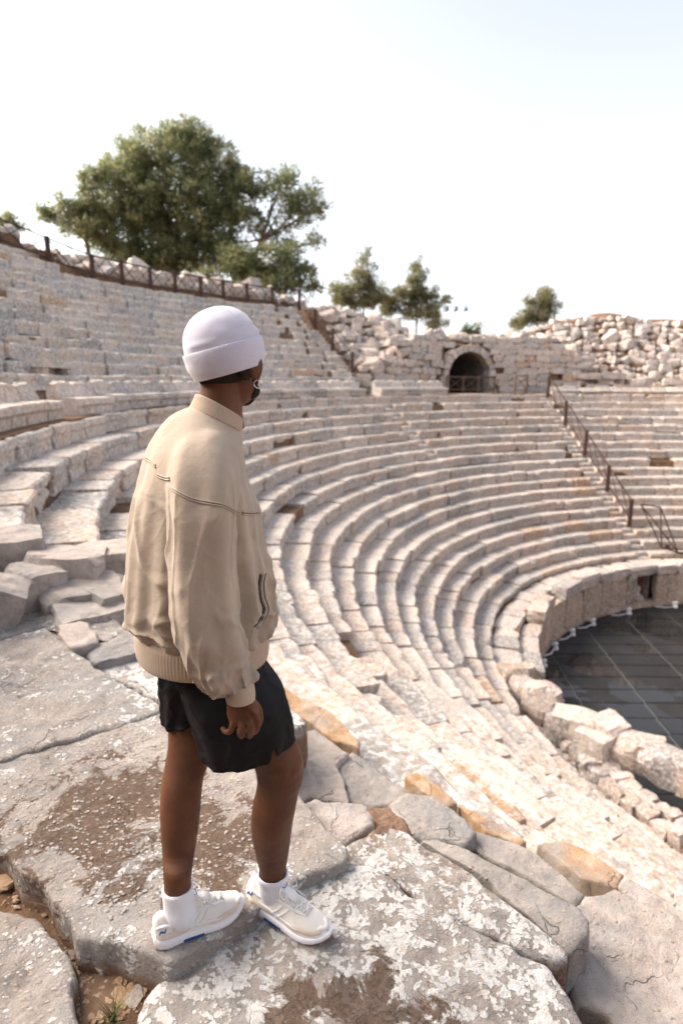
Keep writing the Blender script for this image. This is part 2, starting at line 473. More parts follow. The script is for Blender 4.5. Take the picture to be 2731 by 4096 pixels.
while a < 0.25:
    ln = rb.uniform(0.7, 1.15); am = a + ln / (RA + .4) / 2; a += ln / (RA + .4)
    if abs(am - STAIR_A) * RA < 0.9 or abs(am - STAIR_B) * RA < 0.55 or abs(am - A_GAP) * RA < 0.42: continue
    if -0.51 < am < -0.235: continue                       # gone in front of the arch
    if pol(RA, am).to_2d().length < 4.5: continue
    o = put('backed_seat', rb.choice(bench_var), benches, RA + 0.36, am, ZA + rb.gauss(0, .012), ln - 0.03, rb.gauss(0, .02), rb.gauss(0, .015))
    if am > -0.23: o.scale.z = rb.uniform(0.5, 0.62)
    o.location -= off

# ------------------------------------------------------------------ wall under the upper seats, and the upper seats
wall = tag(empty('terrace_wall', pol(RWALL, -1.2, ZWALK)), 'low ashlar wall with orange stained blocks behind the backed seats', 'wall')
off_w = Vector(wall.location)
def wall_course(parent, off_, r, a0, a1, z0, z1, lo, hi, var, thick=0.45, skip=None, jr=0.015):
    a = a0
    while a < a1:
        ln = min(rb.uniform(lo, hi), (a1 - a) * r + 0.05); am = a + ln / r / 2; a += ln / r
        if skip and skip(am, (z0 + z1) / 2): continue
        o = put('ashlar_block', rb.choice(var), parent, r + thick / 2 + rb.gauss(0, jr), am, (z0 + z1) / 2, ln * 1.0, rb.gauss(0, 0.008), sy=thick, sz=(z1 - z0) * 1.02)
        o.location -= off_
wall_course(wall, off_w, RWALL, -2.2, A_END - 0.02, ZWALK - 0.05, ZLEDGE - 0.10, 0.7, 1.3, podium_var + ashlar_var[:4], 0.4, lambda a, z: abs(a - A_DOOR) * RWALL < 0.62)
ub = tag(empty('upper_seating_bank', pol(RU0, -1.2, ZLEDGE)), 'upper bank of grey weathered stone seating rows rising below the pine trees', 'seating bank')
off_u = Vector(ub.location)
for n in range(-1, UN + 3):
    row = empty('seating_row', (0, 0, 0), 0, ub)
    r = RU0 + n * UW - 0.02; z = ZLEDGE + UH * (n + 1) - 0.02
    a = -2.15
    while a < A_END - 0.035:
        ln = rb.uniform(0.6, 2.0); am = a + ln / r / 2; a += ln / r
        if n >= n_rows(am): continue
        if a > A_END - 0.02: ln *= 0.6
        if n > -1 and rb.random() < 0.03: continue
        o = put('seat_block', rb.choice(up_var), row, r + rb.gauss(0, 0.04) - (0.18 if n == -1 else 0), am, z + rb.gauss(0, 0.026), ln - 0.012, rb.gauss(0, 0.02), rb.gauss(0, 0.02), rb.gauss(0, .018))
        o.location -= off_u
    # beyond the stair only the topmost courses still stand
    if 4 <= n < UN:
        a_end = -0.40 - (n - 4) * 0.035
        a = A_END + 0.035
        while a < a_end:
            ln = rb.uniform(0.6, 1.6); am = a + ln / r / 2; a += ln / r
            zt = min(z, interp(am, TOPKEYS) + 0.1 - (UN - 1 - n) * 0.33)
            o = put('seat_block', rb.choice(up_var), row, r + rb.gauss(0, 0.02), am, zt, ln - 0.012, rb.gauss(0, 0.012), rb.gauss(0, 0.015))
            o.location -= off_u
us = empty('stairway', (0, 0, 0), 0, ub)
for n in range(0, 2 * UN):
    r = RU0 + n * UW / 2; z = ZLEDGE + UH * (n + 1) / 2 + 0.02
    o = put('stair_step', rb.choice(step_var), us, r, A_END, z, 0.9); o.location -= off_u

# dark doorway with steps in the terrace wall
dw = tag(empty('wall_doorway', pol(RWALL, A_DOOR, ZWALK), -A_DOOR), 'small dark stepped doorway broken through the orange terrace wall', 'doorway')
def local_box(name, parent, x0, x1, y0, y1, z0, z1, mat):
    v, f = box_geo(((x0 + x1) / 2, (y0 + y1) / 2, (z0 + z1) / 2), x1 - x0, y1 - y0, z1 - z0)
    return mesh_obj(name, v, f, mat, parent)
local_box('side_wall', dw, -0.72, -0.46, -0.03, 2.2, -0.1, 1.1, M['podium'])
local_box('side_wall', dw, 0.46, 0.72, -0.03, 2.2, -0.1, 1.1, M['podium'])
local_box('back_wall', dw, -0.46, 0.46, 2.0, 2.2, -0.1, 1.3, M['podium'])
for k in range(3):
    local_box('step', dw, -0.455, 0.455, 0.25 + 0.45 * k, 1.99, -0.05 + 0.2 * k, 0.18 + 0.2 * k, M['seat_grey'])
local_box('lintel', dw, -0.75, 0.75, -0.06, 2.3, 1.12, 1.36, M['seat_grey'])

# ------------------------------------------------------------------ arch of the side passage
aw = tag(empty('arch_wall', pol(RWALL, A_ARCH, ZWALK), -A_ARCH), 'ruined ashlar wall with a dark round arched passage above the seats', 'arch')
def in_arch(x, z, grow=0.0):
    w_ = ARCH_W + grow
    zs = ARCH_SPR - ZWALK
    return abs(x) < w_ and (z < zs or math.hypot(x, z - zs) < w_)
nv = 13
M['shaded_vault'] = stone_mat('vault_shade_stone', (0.10, 0.08, 0.065), (0.15, 0.125, 0.105), (0.07, 0.065, 0.06), 0.3, 0.4)  # stone colour darkened to hold the shade deep inside the passage
zs = ARCH_SPR - ZWALK
for k in range(nv):
    t0 = PI * k / nv + 0.012; t1 = PI * (k + 1) / nv - 0.012
    ro = ARCH_W + 0.42 + rb.uniform(-.06, .10); ri = ARCH_W + rb.uniform(-.02, .03); y0 = -0.12 + rb.uniform(-.05, .05)
    V, Fc = [], []
    for y in (y0, 0.6):
        for t in (t0, (t0 + t1) / 2, t1):
            for rr in (ri, ro): V.append((-rr * math.cos(t), y, zs + rr * math.sin(t)))
    Fc = [(0, 2, 3, 1), (2, 4, 5, 3), (6, 7, 9, 8), (8, 9, 11, 10), (0, 1, 7, 6), (4, 10, 11, 5), (1, 3, 9, 7), (3, 5, 11, 9), (0, 6, 8, 2), (2, 8, 10, 4)]
    mesh_obj('voussoir', V, Fc, M['rubble'], aw)
for sx in (-1, 1):
    z = -0.1
    while z < zs - 0.05:
        hh = min(rb.uniform(0.3, 0.5), zs - z)
        x0 = sx * (ARCH_W + rb.uniform(-.02, .03)); x1 = sx * (ARCH_W + 0.45 + rb.uniform(0, .12))
        v, f = box_geo(((x0 + x1) / 2, 0.24, z + hh / 2), abs(x1 - x0), 0.72, hh - 0.02); mesh_obj('jamb_block', v, f, M['rubble'], aw); z += hh
# barrel vault running back into the hill
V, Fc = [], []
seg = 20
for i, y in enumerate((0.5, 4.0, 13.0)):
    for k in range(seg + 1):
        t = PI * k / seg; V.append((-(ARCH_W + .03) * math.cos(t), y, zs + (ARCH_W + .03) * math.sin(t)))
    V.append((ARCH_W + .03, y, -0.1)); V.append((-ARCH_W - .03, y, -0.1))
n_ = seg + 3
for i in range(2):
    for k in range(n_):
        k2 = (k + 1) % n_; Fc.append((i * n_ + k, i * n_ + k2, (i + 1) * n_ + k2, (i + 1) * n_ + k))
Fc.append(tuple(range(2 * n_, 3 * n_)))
mesh_obj('vault', V, Fc, M['shaded_vault'], aw)
zc = 0.0; aw_off = Vector((0, 0, 0))
rows_z = [(-0.05, 0.42), (0.42, 0.8), (0.8, 1.22), (1.22, 1.6), (1.6, 1.98), (1.98, 2.4), (2.4, 2.78), (2.78, 3.15), (3.15, 3.5)]
for zi, (z0, z1) in enumerate(rows_z):
    for side in (-1, 1):
        x = ARCH_W if side > 0 else -ARCH_W
        far = (7.8 - max(0, zi - 5) * 0.9) if side > 0 else -(3.2 + 0.3 * zi)
        x = 0.0
        while abs(x) < abs(far):
            ln = rb.uniform(0.45, 1.1); xm = x + side * ln / 2; x += side * ln
            if in_arch(xm - ln / 2, z1, 0.40) or in_arch(xm + ln / 2, z1, 0.40) or in_arch(xm - ln / 2, z0, 0.40) or in_arch(xm + ln / 2, z0, 0.40) or in_arch(xm, (z0 + z1) / 2, .4): continue
            if side < 0 and rb.random() < 0.35: continue
            if zi == 2 and side > 0 and 5.6 < xm < 6.6: continue
            o = inst('ashlar_block', rb.choice(ashlar_var), aw)
            yb = -((xm) ** 2) / (2 * RWALL)                   # follow the curve of the terrace
            o.location = (xm, 0.26 + yb + rb.gauss(0, .03) + (0.25 if side < 0 else 0), (z0 + z1) / 2); o.scale = (ln * 1.0, 0.55, (z1 - z0) * 1.02); o.rotation_euler = (rb.gauss(0, .01), rb.gauss(0, .012), -xm / RWALL + rb.gauss(0, .02))

rw = tag(empty('ruined_wall', pol(RWALL, -0.55, ZWALK)), 'ruined wall of mixed blocks between the upper stair and the arch', 'wall'); off_r = Vector(rw.location)
z = ZWALK - 0.05
for k in range(7):
    hh = rb.uniform(0.34, 0.5)
    a0 = A_END + 0.03; a1 = A_ARCH - (ARCH_W + 0.5 + (0.12 * k if k < 3 else 0)) / RWALL
    a0 += max(0, 5 - k) * 0.0 ; lim = interp(z, [(1.4, A_END), (2.0, A_END + 0.06), (2.6, A_END + 0.14), (3.4, A_END + 0.22)])
    wall_course(rw, off_r, RWALL + 0.02 * k, max(a0, lim), a1, z, z + hh, 0.3, 1.1, ashlar_var + rub_var[:8], 0.5, lambda a, zz_: rb.random() < 0.10, 0.06)
    z += hh
# ------------------------------------------------------------------ tumbled stones
def rub(a, r, z, s, label, group, name='rubble_stone', flat=0.75):
    o = inst(name, rb.choice(rub_var))
    o.location = pol(r, a, z); o.scale = (s * rb.uniform(.85, 1.5), s * rb.uniform(.7, 1.1), s * flat * rb.uniform(.75, 1.25))
    o.rotation_euler = (rb.gauss(0, .3), rb.gauss(0, .3), rb.uniform(0, 6.28)); tag(o, label, 'stone', group); return o
# heap above the right seats
n_h = 0
for row in range(11):
    t = (row + 0.4) / 10.6
    r = RWALL + 0.15 + 4.5 * t
    a = -0.075 - 0.03 * row * (1 if row > 3 else 0) + (0.0 if row < 4 else 0.02)
    while a < 0.24 and n_h < 290:
        s = rb.choice((rb.uniform(.22, .4), rb.uniform(.35, .6), rb.uniform(.5, .85)))
        a += s * 0.96 / r
        zt = ground_z(r, a)
        rub(a, r + rb.gauss(0, .1), zt + s * 0.22 + (0.12 if row == 10 else 0), s, 'pale broken stone in the great heap beside the arch wall', 'stones heaped above the seats beside the arch'); n_h += 1
# long blocks still in line at the foot of the heap
for k in range(16):
    a = -0.04 + 0.018 * k
    if rb.random() < 0.8:
        o = inst('fallen_block', rb.choice(ashlar_var)); o.location = pol(RWALL - 0.05, a, ZWALK + 0.35 + 0.38 * rb.choice((0, 1, 2)) ); o.scale = (rb.uniform(.8, 1.5), 0.6, 0.42); o.rotation_euler = (0, rb.gauss(0, .06), -a + rb.gauss(0, .1))
        tag(o, 'long squared block lying at the foot of the stone heap', 'stone block', 'squared blocks at the foot of the heap')
# slope between the upper stair and the arch
for row in range(9):
    r = RWALL + 0.1 + 0.60 * row; a = A_END + 0.025
    while a < A_ARCH - 0.075:
        s = rb.uniform(0.35, 0.85); a += s * 1.0 / r
        if a > A_ARCH - 0.07: break
        zt = ground_z(r, a)
        rub(a, r + rb.gauss(0, .08), zt + s * 0.25, s, 'tumbled stone in the ruined slope between stair and arch', 'tumbled stones between the upper stair and the arch', 'tumbled_stone')
# stones along the crest, behind the fence and above the arch
k = 0
a = -1.42
while a < A_END + 0.36:
    s = rb.uniform(0.5, 1.05) if a < A_END else rb.uniform(0.4, 0.8); r = RU0 + n_rows(a) * UW + (0.9 if a < A_END else 0.2)
    a += s * 0.92 / r
    for lay in range(2 if a < A_END else 1):
        rr = r + 0.7 * lay + rb.gauss(0, .15)
        rub(a, rr, max(ground_z(rr, a), ZLEDGE + UH * n_rows(a) * (1 if a < A_END else 0)) + s * 0.2 + 0.45 * lay, s, 'rough field stone along the crest of the upper seats', 'field stones along the crest', 'field_stone')
a = -0.46
while a < -0.07:
    s = rb.uniform(0.35, 0.75); r = RWALL + rb.uniform(0.3, 1.6); a += s * 0.5 / r
    rub(a, r, max(ground_z(r, a), ZWALK + 3.35) + s * 0.12, s, 'loose stone lying on top of the arch wall', 'loose stones on the arch wall', 'loose_stone')
# hill behind on the far left
V, Fc = [], []
# ------------------------------------------------------------------ fences and railings
def post_geo(p, h, w=0.09, lean=(0, 0)):
    t = p + Vector((lean[0], lean[1], h)); return tube_geo([p - Vector((0, 0, 0.15)), p * 0.5 + t * 0.5, t], [w * .55, w * .5, w * .5], 6)
def truss(parent, p0, p1, h, mat, rad=0.027):
    up = Vector((0, 0, 1))
    a0, a1, b0, b1 = p0 + up * h * 0.95, p1 + up * h * 0.95, p0 + up * h * 0.2, p1 + up * h * 0.2
    for x, y, r_ in ((a0, a1, rad * 1.3), (b0, b1, rad * 1.2)):
        v, f = tube_geo([x, (x + y) / 2 + Vector((0, 0, rb.gauss(0, .01))), y], r_, 6); mesh_obj('rail', v, f, mat, parent)
    L_ = (p1 - p0).length; n = max(1, round(L_ / (h * 0.9)))
    for k in range(n):
        q0 = k / n; q1 = (k + 1) / n
        for x, y in ((b0.lerp(b1, q0), a0.lerp(a1, q1)), (a0.lerp(a1, q0), b0.lerp(b1, q1))):
            v, f = tube_geo([x, y], rad * 0.8, 5); mesh_obj('brace', v, f, mat, parent)
def fence(name, label, pts, h, mat, w=0.09, cat='fence', lean=0.03):
    e = tag(empty(name, pts[0]), label, cat); o = Vector(pts[0])
    L_ = [p - o for p in pts]
    for p in L_:
        v, f = post_geo(p, h * rb.uniform(.96, 1.06), w, (rb.gauss(0, lean), rb.gauss(0, lean))); mesh_obj('post', v, f, mat, e)
    for p, q in zip(L_, L_[1:]): truss(e, p, q, h, mat)
    return e
crest = []
for u in (-60, 0, 60, 143, 215, 283, 347, 403, 460, 513, 567, 625, 685):
    p = at_r(u, 690, RU0 + UN * UW - 0.2); a = azim(p); n = n_rows(a)
    crest.append(pol(RU0 + n * UW - 0.25, a, ZLEDGE + UH * n))
fence('crest_fence', 'rusty post and brace fence along the top of the upper seats', crest, 1.08, M['rust'], 0.22)
st = [pol(RU0 + UW * n + 0.2, A_END + 0.012, ZLEDGE + UH * (n + 0.6)) for n in (9.2, 6.2, 3.2, -0.2)]
fence('upper_stair_railing', 'rusty railing stepping down the stair at the end of the upper seats', st, 1.2, M['rust'], 0.2, 'railing')
lo = []
for j in (0, 3.6, 7.2, 11, 14.3):
    rj = RA - j * TW + 0.1; lo.append(pol(rj, STAIR_A + 0.30 / rj, ZA - j * RH - 0.05))
fence('lower_stair_railing', 'rusty lattice railing running down the stair of the lower seats', lo, 1.2, M['rust'], 0.2, 'railing')
# broken end of that railing, bent over the lowest rows
e = tag(empty('fallen_railing', pol(RA - 15.4 * TW, STAIR_A + .05, ZA - 15.4 * RH)), 'collapsed twisted rusty railing lying across the lowest seats', 'railing'); eo = Vector(e.location)
q = [pol(RA - j * TW, STAIR_A + da, ZA - j * RH + dz) - eo for j, da, dz in ((14.4, .05, .95), (14.6, .12, .9), (16.8, .075, .15), (17.2, .13, .12), (17.3, .3, .1), (17.5, .45, .12))]
for i, k in ((0, 1), (0, 2), (1, 3), (0, 3), (1, 2), (2, 3), (3, 4), (4, 5), (2, 4)):
    v, f = tube_geo([q[i], (q[i] + q[k]) / 2 + Vector((0, 0, .03)), q[k]], 0.035 if i < 3 else 0.06, 6); mesh_obj('rail', v, f, M['rust'], e)
p0 = [pol(RWALL - 0.25, A_ARCH + d / RWALL, ZWALK) for d in (-1.75, -0.55, 0.55, 1.75)]
fence('arch_fence', 'low wooden cross braced fence closing the arched passage', p0, 1.05, M['wood'], 0.12, 'fence', 0.01)
p0 = [pol(RA + 0.75, STAIR_A + d / RA, ZWALK) for d in (-1.55, -0.75)]
fence('landing_rail', 'short wooden rail at the head of the lower stair', p0, 1.15, M['wood'], 0.13, 'railing', 0.01)

# ------------------------------------------------------------------ floodlight mast beyond the arch
mp = at_y(1040, 775, 58); mp.z -= 1.5
ml = tag(empty('floodlight_mast', mp), 'thin grey mast with three floodlights behind the arch wall', 'light mast')
topz = at_y(1040, 704, 58).z - mp.z
M['mast'] = plain('galvanised_steel', (0.42, 0.43, 0.44), 0.5, 0.5); M['lampblue'] = plain('lamp_housing', (0.10, 0.16, 0.22), 0.4)
v, f = tube_geo([Vector((0, 0, 0)), Vector((0, 0, topz))], [0.10, 0.06], 8); mesh_obj('pole', v, f, M['mast'], ml)
v, f = tube_geo([Vector((-0.75, 0, topz)), Vector((1.1, 0, topz - 0.05))], 0.05, 6); mesh_obj('crossbar', v, f, M['mast'], ml)
for x in (-0.72, 0.12, 1.05):
    v, f = tube_geo([Vector((x, 0.0, topz + .05)), Vector((x, -0.05, topz - 0.12)), Vector((x, -0.12, topz - 0.36))], [0.10, 0.17, 0.24], 10); mesh_obj('lamp', v, f, M['lampblue'], ml)
v, f = tube_geo([Vector((0, -.12, 0.9)), Vector((0, -.12, 1.7))], 0.22, 8); mesh_obj('control_box', v, f, M['mast'], ml)
# ------------------------------------------------------------------ orchestra floor of dark paving
def paving_mat():
    mt, nt, b = new_mat('dark_paving', 0.7, 0.35)
    P = world_pos(nt)
    oi = node(nt, 'ShaderNodeObjectInfo').outputs['Random']
    n1 = noise_n(nt, P, 0.55, 3, 0.5, 0.3); n2 = noise_n(nt, P, 25, 5, 0.6)
    c = ramp(nt, noise_n(nt, P, 1.3, 5, 0.6), [(0.3, (0.016, 0.0155, 0.0155)), (0.7, (0.030, 0.029, 0.028))])
    c = mix(nt, 0.5, c, ramp(nt, oi, [(0, 0.82), (1, 1.15)]), 'MULTIPLY')
    wet = ramp(nt, n1, [(0.53, 0.0), (0.56, 1.0)])                 # shallow puddles left by rain
    c = mix(nt, wet, c, mix(nt, 0.5, c, (0.02, 0.02, 0.02)))
    nt.links.new(c, b.inputs['Base Color'])
    r_ = mix(nt, wet, ramp(nt, n2, [(0.3, 0.6), (0.7, 0.8)]), (0.06, 0.06, 0.06))
    nt.links.new(r_, b.inputs['Roughness'])
    return mt
M['paving'] = paving_mat()
M['grout'] = plain('pale_joint', (0.17, 0.17, 0.165), 0.9)
fl = empty('orchestra_floor', (CX, CY, ZF)); tag(fl, 'dark wet paved orchestra floor with pale joints', 'floor', kind='structure')
seg = 96
V = [(0, 0, -0.03)] + [((RF + 0.3) * math.sin(2 * PI * k / seg), (RF + 0.3) * math.cos(2 * PI * k / seg), -0.03) for k in range(seg)]
mesh_obj('joint_bed', V, [(0, 1 + (k + 1) % seg, 1 + k) for k in range(seg)], M['grout'], fl)
tw_, tl_ = 2.02, 0.845
tile_v, tile_f = box_geo((0, 0, -0.02), tw_ - 0.06, tl_ - 0.055, 0.04)
tile_me = bpy.data.meshes.new('paving_slab'); tile_me.from_pydata([tuple(v) for v in tile_v], [], tile_f); tile_me.materials.append(M['paving']); tile_me.update()
rot = R(4.6)
cgrid = Vector((9.85, 19.39)) - Vector((CX, CY))
for i in range(-8, 12):
    for j in range(-22, 14):
        x = (i + 0.5) * tw_; y = (j + 0.5) * tl_
        px_ = cgrid.x + x * 1.0 - y * math.sin(-rot) * 0 + y * 0.083; py_ = cgrid.y + y
        if math.hypot(px_, py_) > RF + 0.9: continue
        gx, gy = CX + px_, CY + py_
        if not (gx < 24 and gy > 5): continue
        o = inst('paving_slab', tile_me, fl); o.location = (px_, py_, 0.0)
        m_ = Matrix(((1, 0.083, 0, px_), (0, 1, 0, py_), (0, 0, 1, 0), (0, 0, 0, 1))); o.matrix_local = Matrix.Translation((px_, py_, 0)) @ Matrix.Rotation(-0.02, 4, 'Z')

# ------------------------------------------------------------------ podium wall
pod = tag(empty('podium_wall', pol(RF, -0.6, ZF)), 'curved podium wall of upright tan slabs around the orchestra', 'wall'); off_p = Vector(pod.location)
def pod_block(name, a, ln, z0, z1, r=RF, th=0.42, var=podium_var, rz=0.0):
    o = put(name, rb.choice(var), pod, r + th / 2, a, (z0 + z1) / 2, ln, rz, sy=th, sz=(z1 - z0) * 1.02); o.location -= off_p; return o
P_DOOR = -0.315
a = -1.42
while a < 0.3:                                             # plinth
    ln = rb.uniform(0.7, 1.4); am = a + ln / RF / 2; a += ln / RF
    pod_block('plinth_block', am, ln, ZF - 0.05, ZF + 0.20, RF - 0.06, 0.5)
a = -1.36
while a < 0.3:                                             # upright slabs
    ln = rb.uniform(0.34, 0.62); am = a + ln / RF / 2; a += ln / RF
    if abs(am - P_DOOR) * RF < 0.62: continue
    low = 0.35 if am < -1.15 else 0.0
    o = pod_block('upright_slab', am, ln, ZF + 0.20, ZF + 1.52 - low + rb.gauss(0, .05), RF + rb.gauss(0, .018), 0.38)
a = -1.45
while a < 0.3:                                             # cap course
    ln = rb.uniform(0.75, 1.5); am = a + ln / RF / 2; a += ln / RF
    if -0.90 < am < -0.80: continue
    low = 0.35 if am < -1.15 else 0.0
    pod_block('cap_block', am, ln - 0.03, ZF + 1.52 - low, ZF + 1.95 - low + rb.gauss(0, .04), RF - 0.05 + rb.gauss(0, .02), 0.62, seat_ruin and ashlar_var, rb.gauss(0, .02))
a = -1.44
while a < 0.3:                                             # paved walk behind the wall
    ln = rb.uniform(0.6, 1.2); rw_ = RF + 0.60; am = a + ln / rw_ / 2; a += ln / rw_
    o = put('walk_slab', rb.choice(ashlar_var), pod, rw_ + 0.42, am, ZA - 17 * RH - 0.42 + rb.gauss(0, .015), ln, rb.gauss(0, .01), sy=0.84, sz=0.34); o.location -= off_p
# doorway in the podium, dark inside
v, f = box_geo((0, 0.75, 0.8), 1.2, 1.0, 1.6)
o = mesh_obj('door_recess', [p for p in v], [q for q in f if q != (0, 4, 5, 1)], M['podium'], pod); o.location = pol(RF, P_DOOR, ZF) - off_p; o.rotation_euler.z = -P_DOOR
for k in range(3):
    s = rb.uniform(.25, .4); o = inst('door_rubble', rb.choice(rub_var), pod); o.location = pol(RF + 0.35, P_DOOR + rb.uniform(-.03, .02), ZF + 0.3 + .25 * k) - off_p; o.scale = (s, s, s)
# small white floodlights on the floor at the foot of the podium
M['white'] = plain('white_enamel', (0.75, 0.76, 0.78), 0.4, 0.5)
for k, (a, r) in enumerate(((-1.108, 10.72), (-0.953, 10.66), (-0.794, 10.6), (-0.642, 10.55), (-0.414, 10.55), (-0.169, 10.6))):
    e = tag(empty('floor_lamp', pol(r, a, ZF), -a), 'small white floodlight on the floor against the podium foot', 'floodlight', 'small floodlights along the podium foot')
    v, f = tube_geo([Vector((0, 0, 0.0)), Vector((0, 0, 0.06)), Vector((0, .02, 0.10)), Vector((0, .05, 0.22)), Vector((0, .07, .25))], [0.10, 0.10, 0.08, 0.13, 0.10], 10); mesh_obj('housing', v, f, M['white'], e)
    v, f = tube_geo([Vector((-.03, 0, .03)), Vector((-.25, .05, .02)), Vector((-.5, .02, .02)), Vector((-.85, .18, .02))], 0.022, 6); mesh_obj('cable', v, f, M['white'], e)

# ------------------------------------------------------------------ low rubble wall and gravel at the near side of the orchestra
lw = tag(empty('low_rubble_wall', pol(RF, -1.8, ZF)), 'low wall of small rusty rubble under the big white stones by the orchestra', 'wall'); off_l = Vector(lw.location)
for row in range(6):
    a = -2.45
    while a < -1.52:
        s = rb.uniform(0.2, 0.42); am = a + s / (RF + .2) / 2; a += s * 1.02 / (RF + .2)
        z = ZF + 0.15 + 0.24 * row
        for dr in (0.12, 0.48):
            o = inst('wall_stone', rb.choice(rub_var), lw); o.location = pol(RF + dr + rb.gauss(0, .03), am + rb.gauss(0, .004), z + rb.gauss(0, .03)) - off_l
            o.scale = (s * 1.1, 0.42, rb.uniform(.24, .34)); o.rotation_euler = (rb.gauss(0, .15), rb.gauss(0, .15), -am + rb.gauss(0, .2))
def big_stone(label, u, v, z, sc, rz, var, seed, name='boulder', mat='rubble', boxy=0.9):
    vv, ff = stone_geo(seed, 5, 0.07, boxy); bm = bmesh.new()
    o = mesh_obj(name, vv, ff, M[mat]); p = at_z(u, v, z); o.location = p; o.scale = sc; o.rotation_euler = (rb.gauss(0, .05), rb.gauss(0, .05), rz); bm.free()
    return tag(o, label, 'stone', 'big stones lining the near side of the orchestra')
big_stone('round white drum shaped boulder at the end of the podium wall', 1240, 1620, -6.75, (0.95, 0.95, 1.15), 0.3, 0, 811, 'boulder', 'rubble', 0.45)
big_stone('small upright white stone beside the round boulder', 1282, 1672, -6.7, (0.55, 0.6, 0.8), 0.9, 0, 812)
big_stone('long pale squared stone next to the small upright one', 1330, 1665, -6.55, (1.25, 0.8, 0.6), -0.5, 0, 813)
big_stone('tan tilted block sloping down towards the gravel', 1362, 1715, -6.7, (0.8, 0.65, 0.75), -0.8, 0, 814)
big_stone('white cube shaped block overlooking the dark floor', 1400, 1685, -6.5, (0.8, 0.75, 0.7), 0.5, 0, 815)
big_stone('mottled grey stone with a brown hollow on top', 1462, 1730, -6.6, (1.15, 0.7, 0.75), -0.45, 0, 816)
big_stone('large white block where the low wall leaves the orchestra', 1535, 1760, -6.5, (1.2, 0.8, 0.7), -0.6, 0, 817)
big_stone('bulky white block beyond the low wall', 1640, 1800, -6.5, (1.3, 0.8, 0.7), -0.7, 0, 818)
big_stone('rusty broken block at the gap where the podium wall ends', 1176, 1556, -6.45, (0.75, 0.6, 0.7), 0.2, 0, 821, 'boulder', 'podium')
big_stone('pale block beside the rusty one at the podium gap', 1196, 1585, -6.6, (0.6, 0.55, 0.7), 0.7, 0, 822)
big_stone('small tan stone between the podium gap and the round boulder', 1208, 1545, -6.5, (0.45, 0.4, 0.5), 0.4, 0, 823, 'boulder', 'podium')
# gravel
bmv, bmf = [], []
base = [stone_geo(900 + i, 2, 0.15, 0.6) for i in range(5)]
for k in range(1500):
    a = rb.uniform(-2.4, -1.55); r = rb.uniform(RF + 0.65, RA - 17 * TW + 0.15); s = 0.05 + 0.12 * rb.random() ** 2.2
    z = ZF + 1.15 + s * 0.15; vv, ff = rb.choice(base); rz = rb.uniform(0, 6.28); c_, s_ = math.cos(rz), math.sin(rz); p = pol(r, a, z); o_ = len(bmv)
    for q in vv: bmv.append((p.x + s * (q.x * c_ - q.y * s_) * 1.3, p.y + s * (q.x * s_ + q.y * c_), p.z + s * q.z * 0.7))
    bmf += [tuple(i + o_ for i in t) for t in ff]
tag(mesh_obj('gravel', bmv, bmf, M['rubble']), 'scattered gravel on the brown earth beside the low rubble wall', 'gravel', kind='stuff')
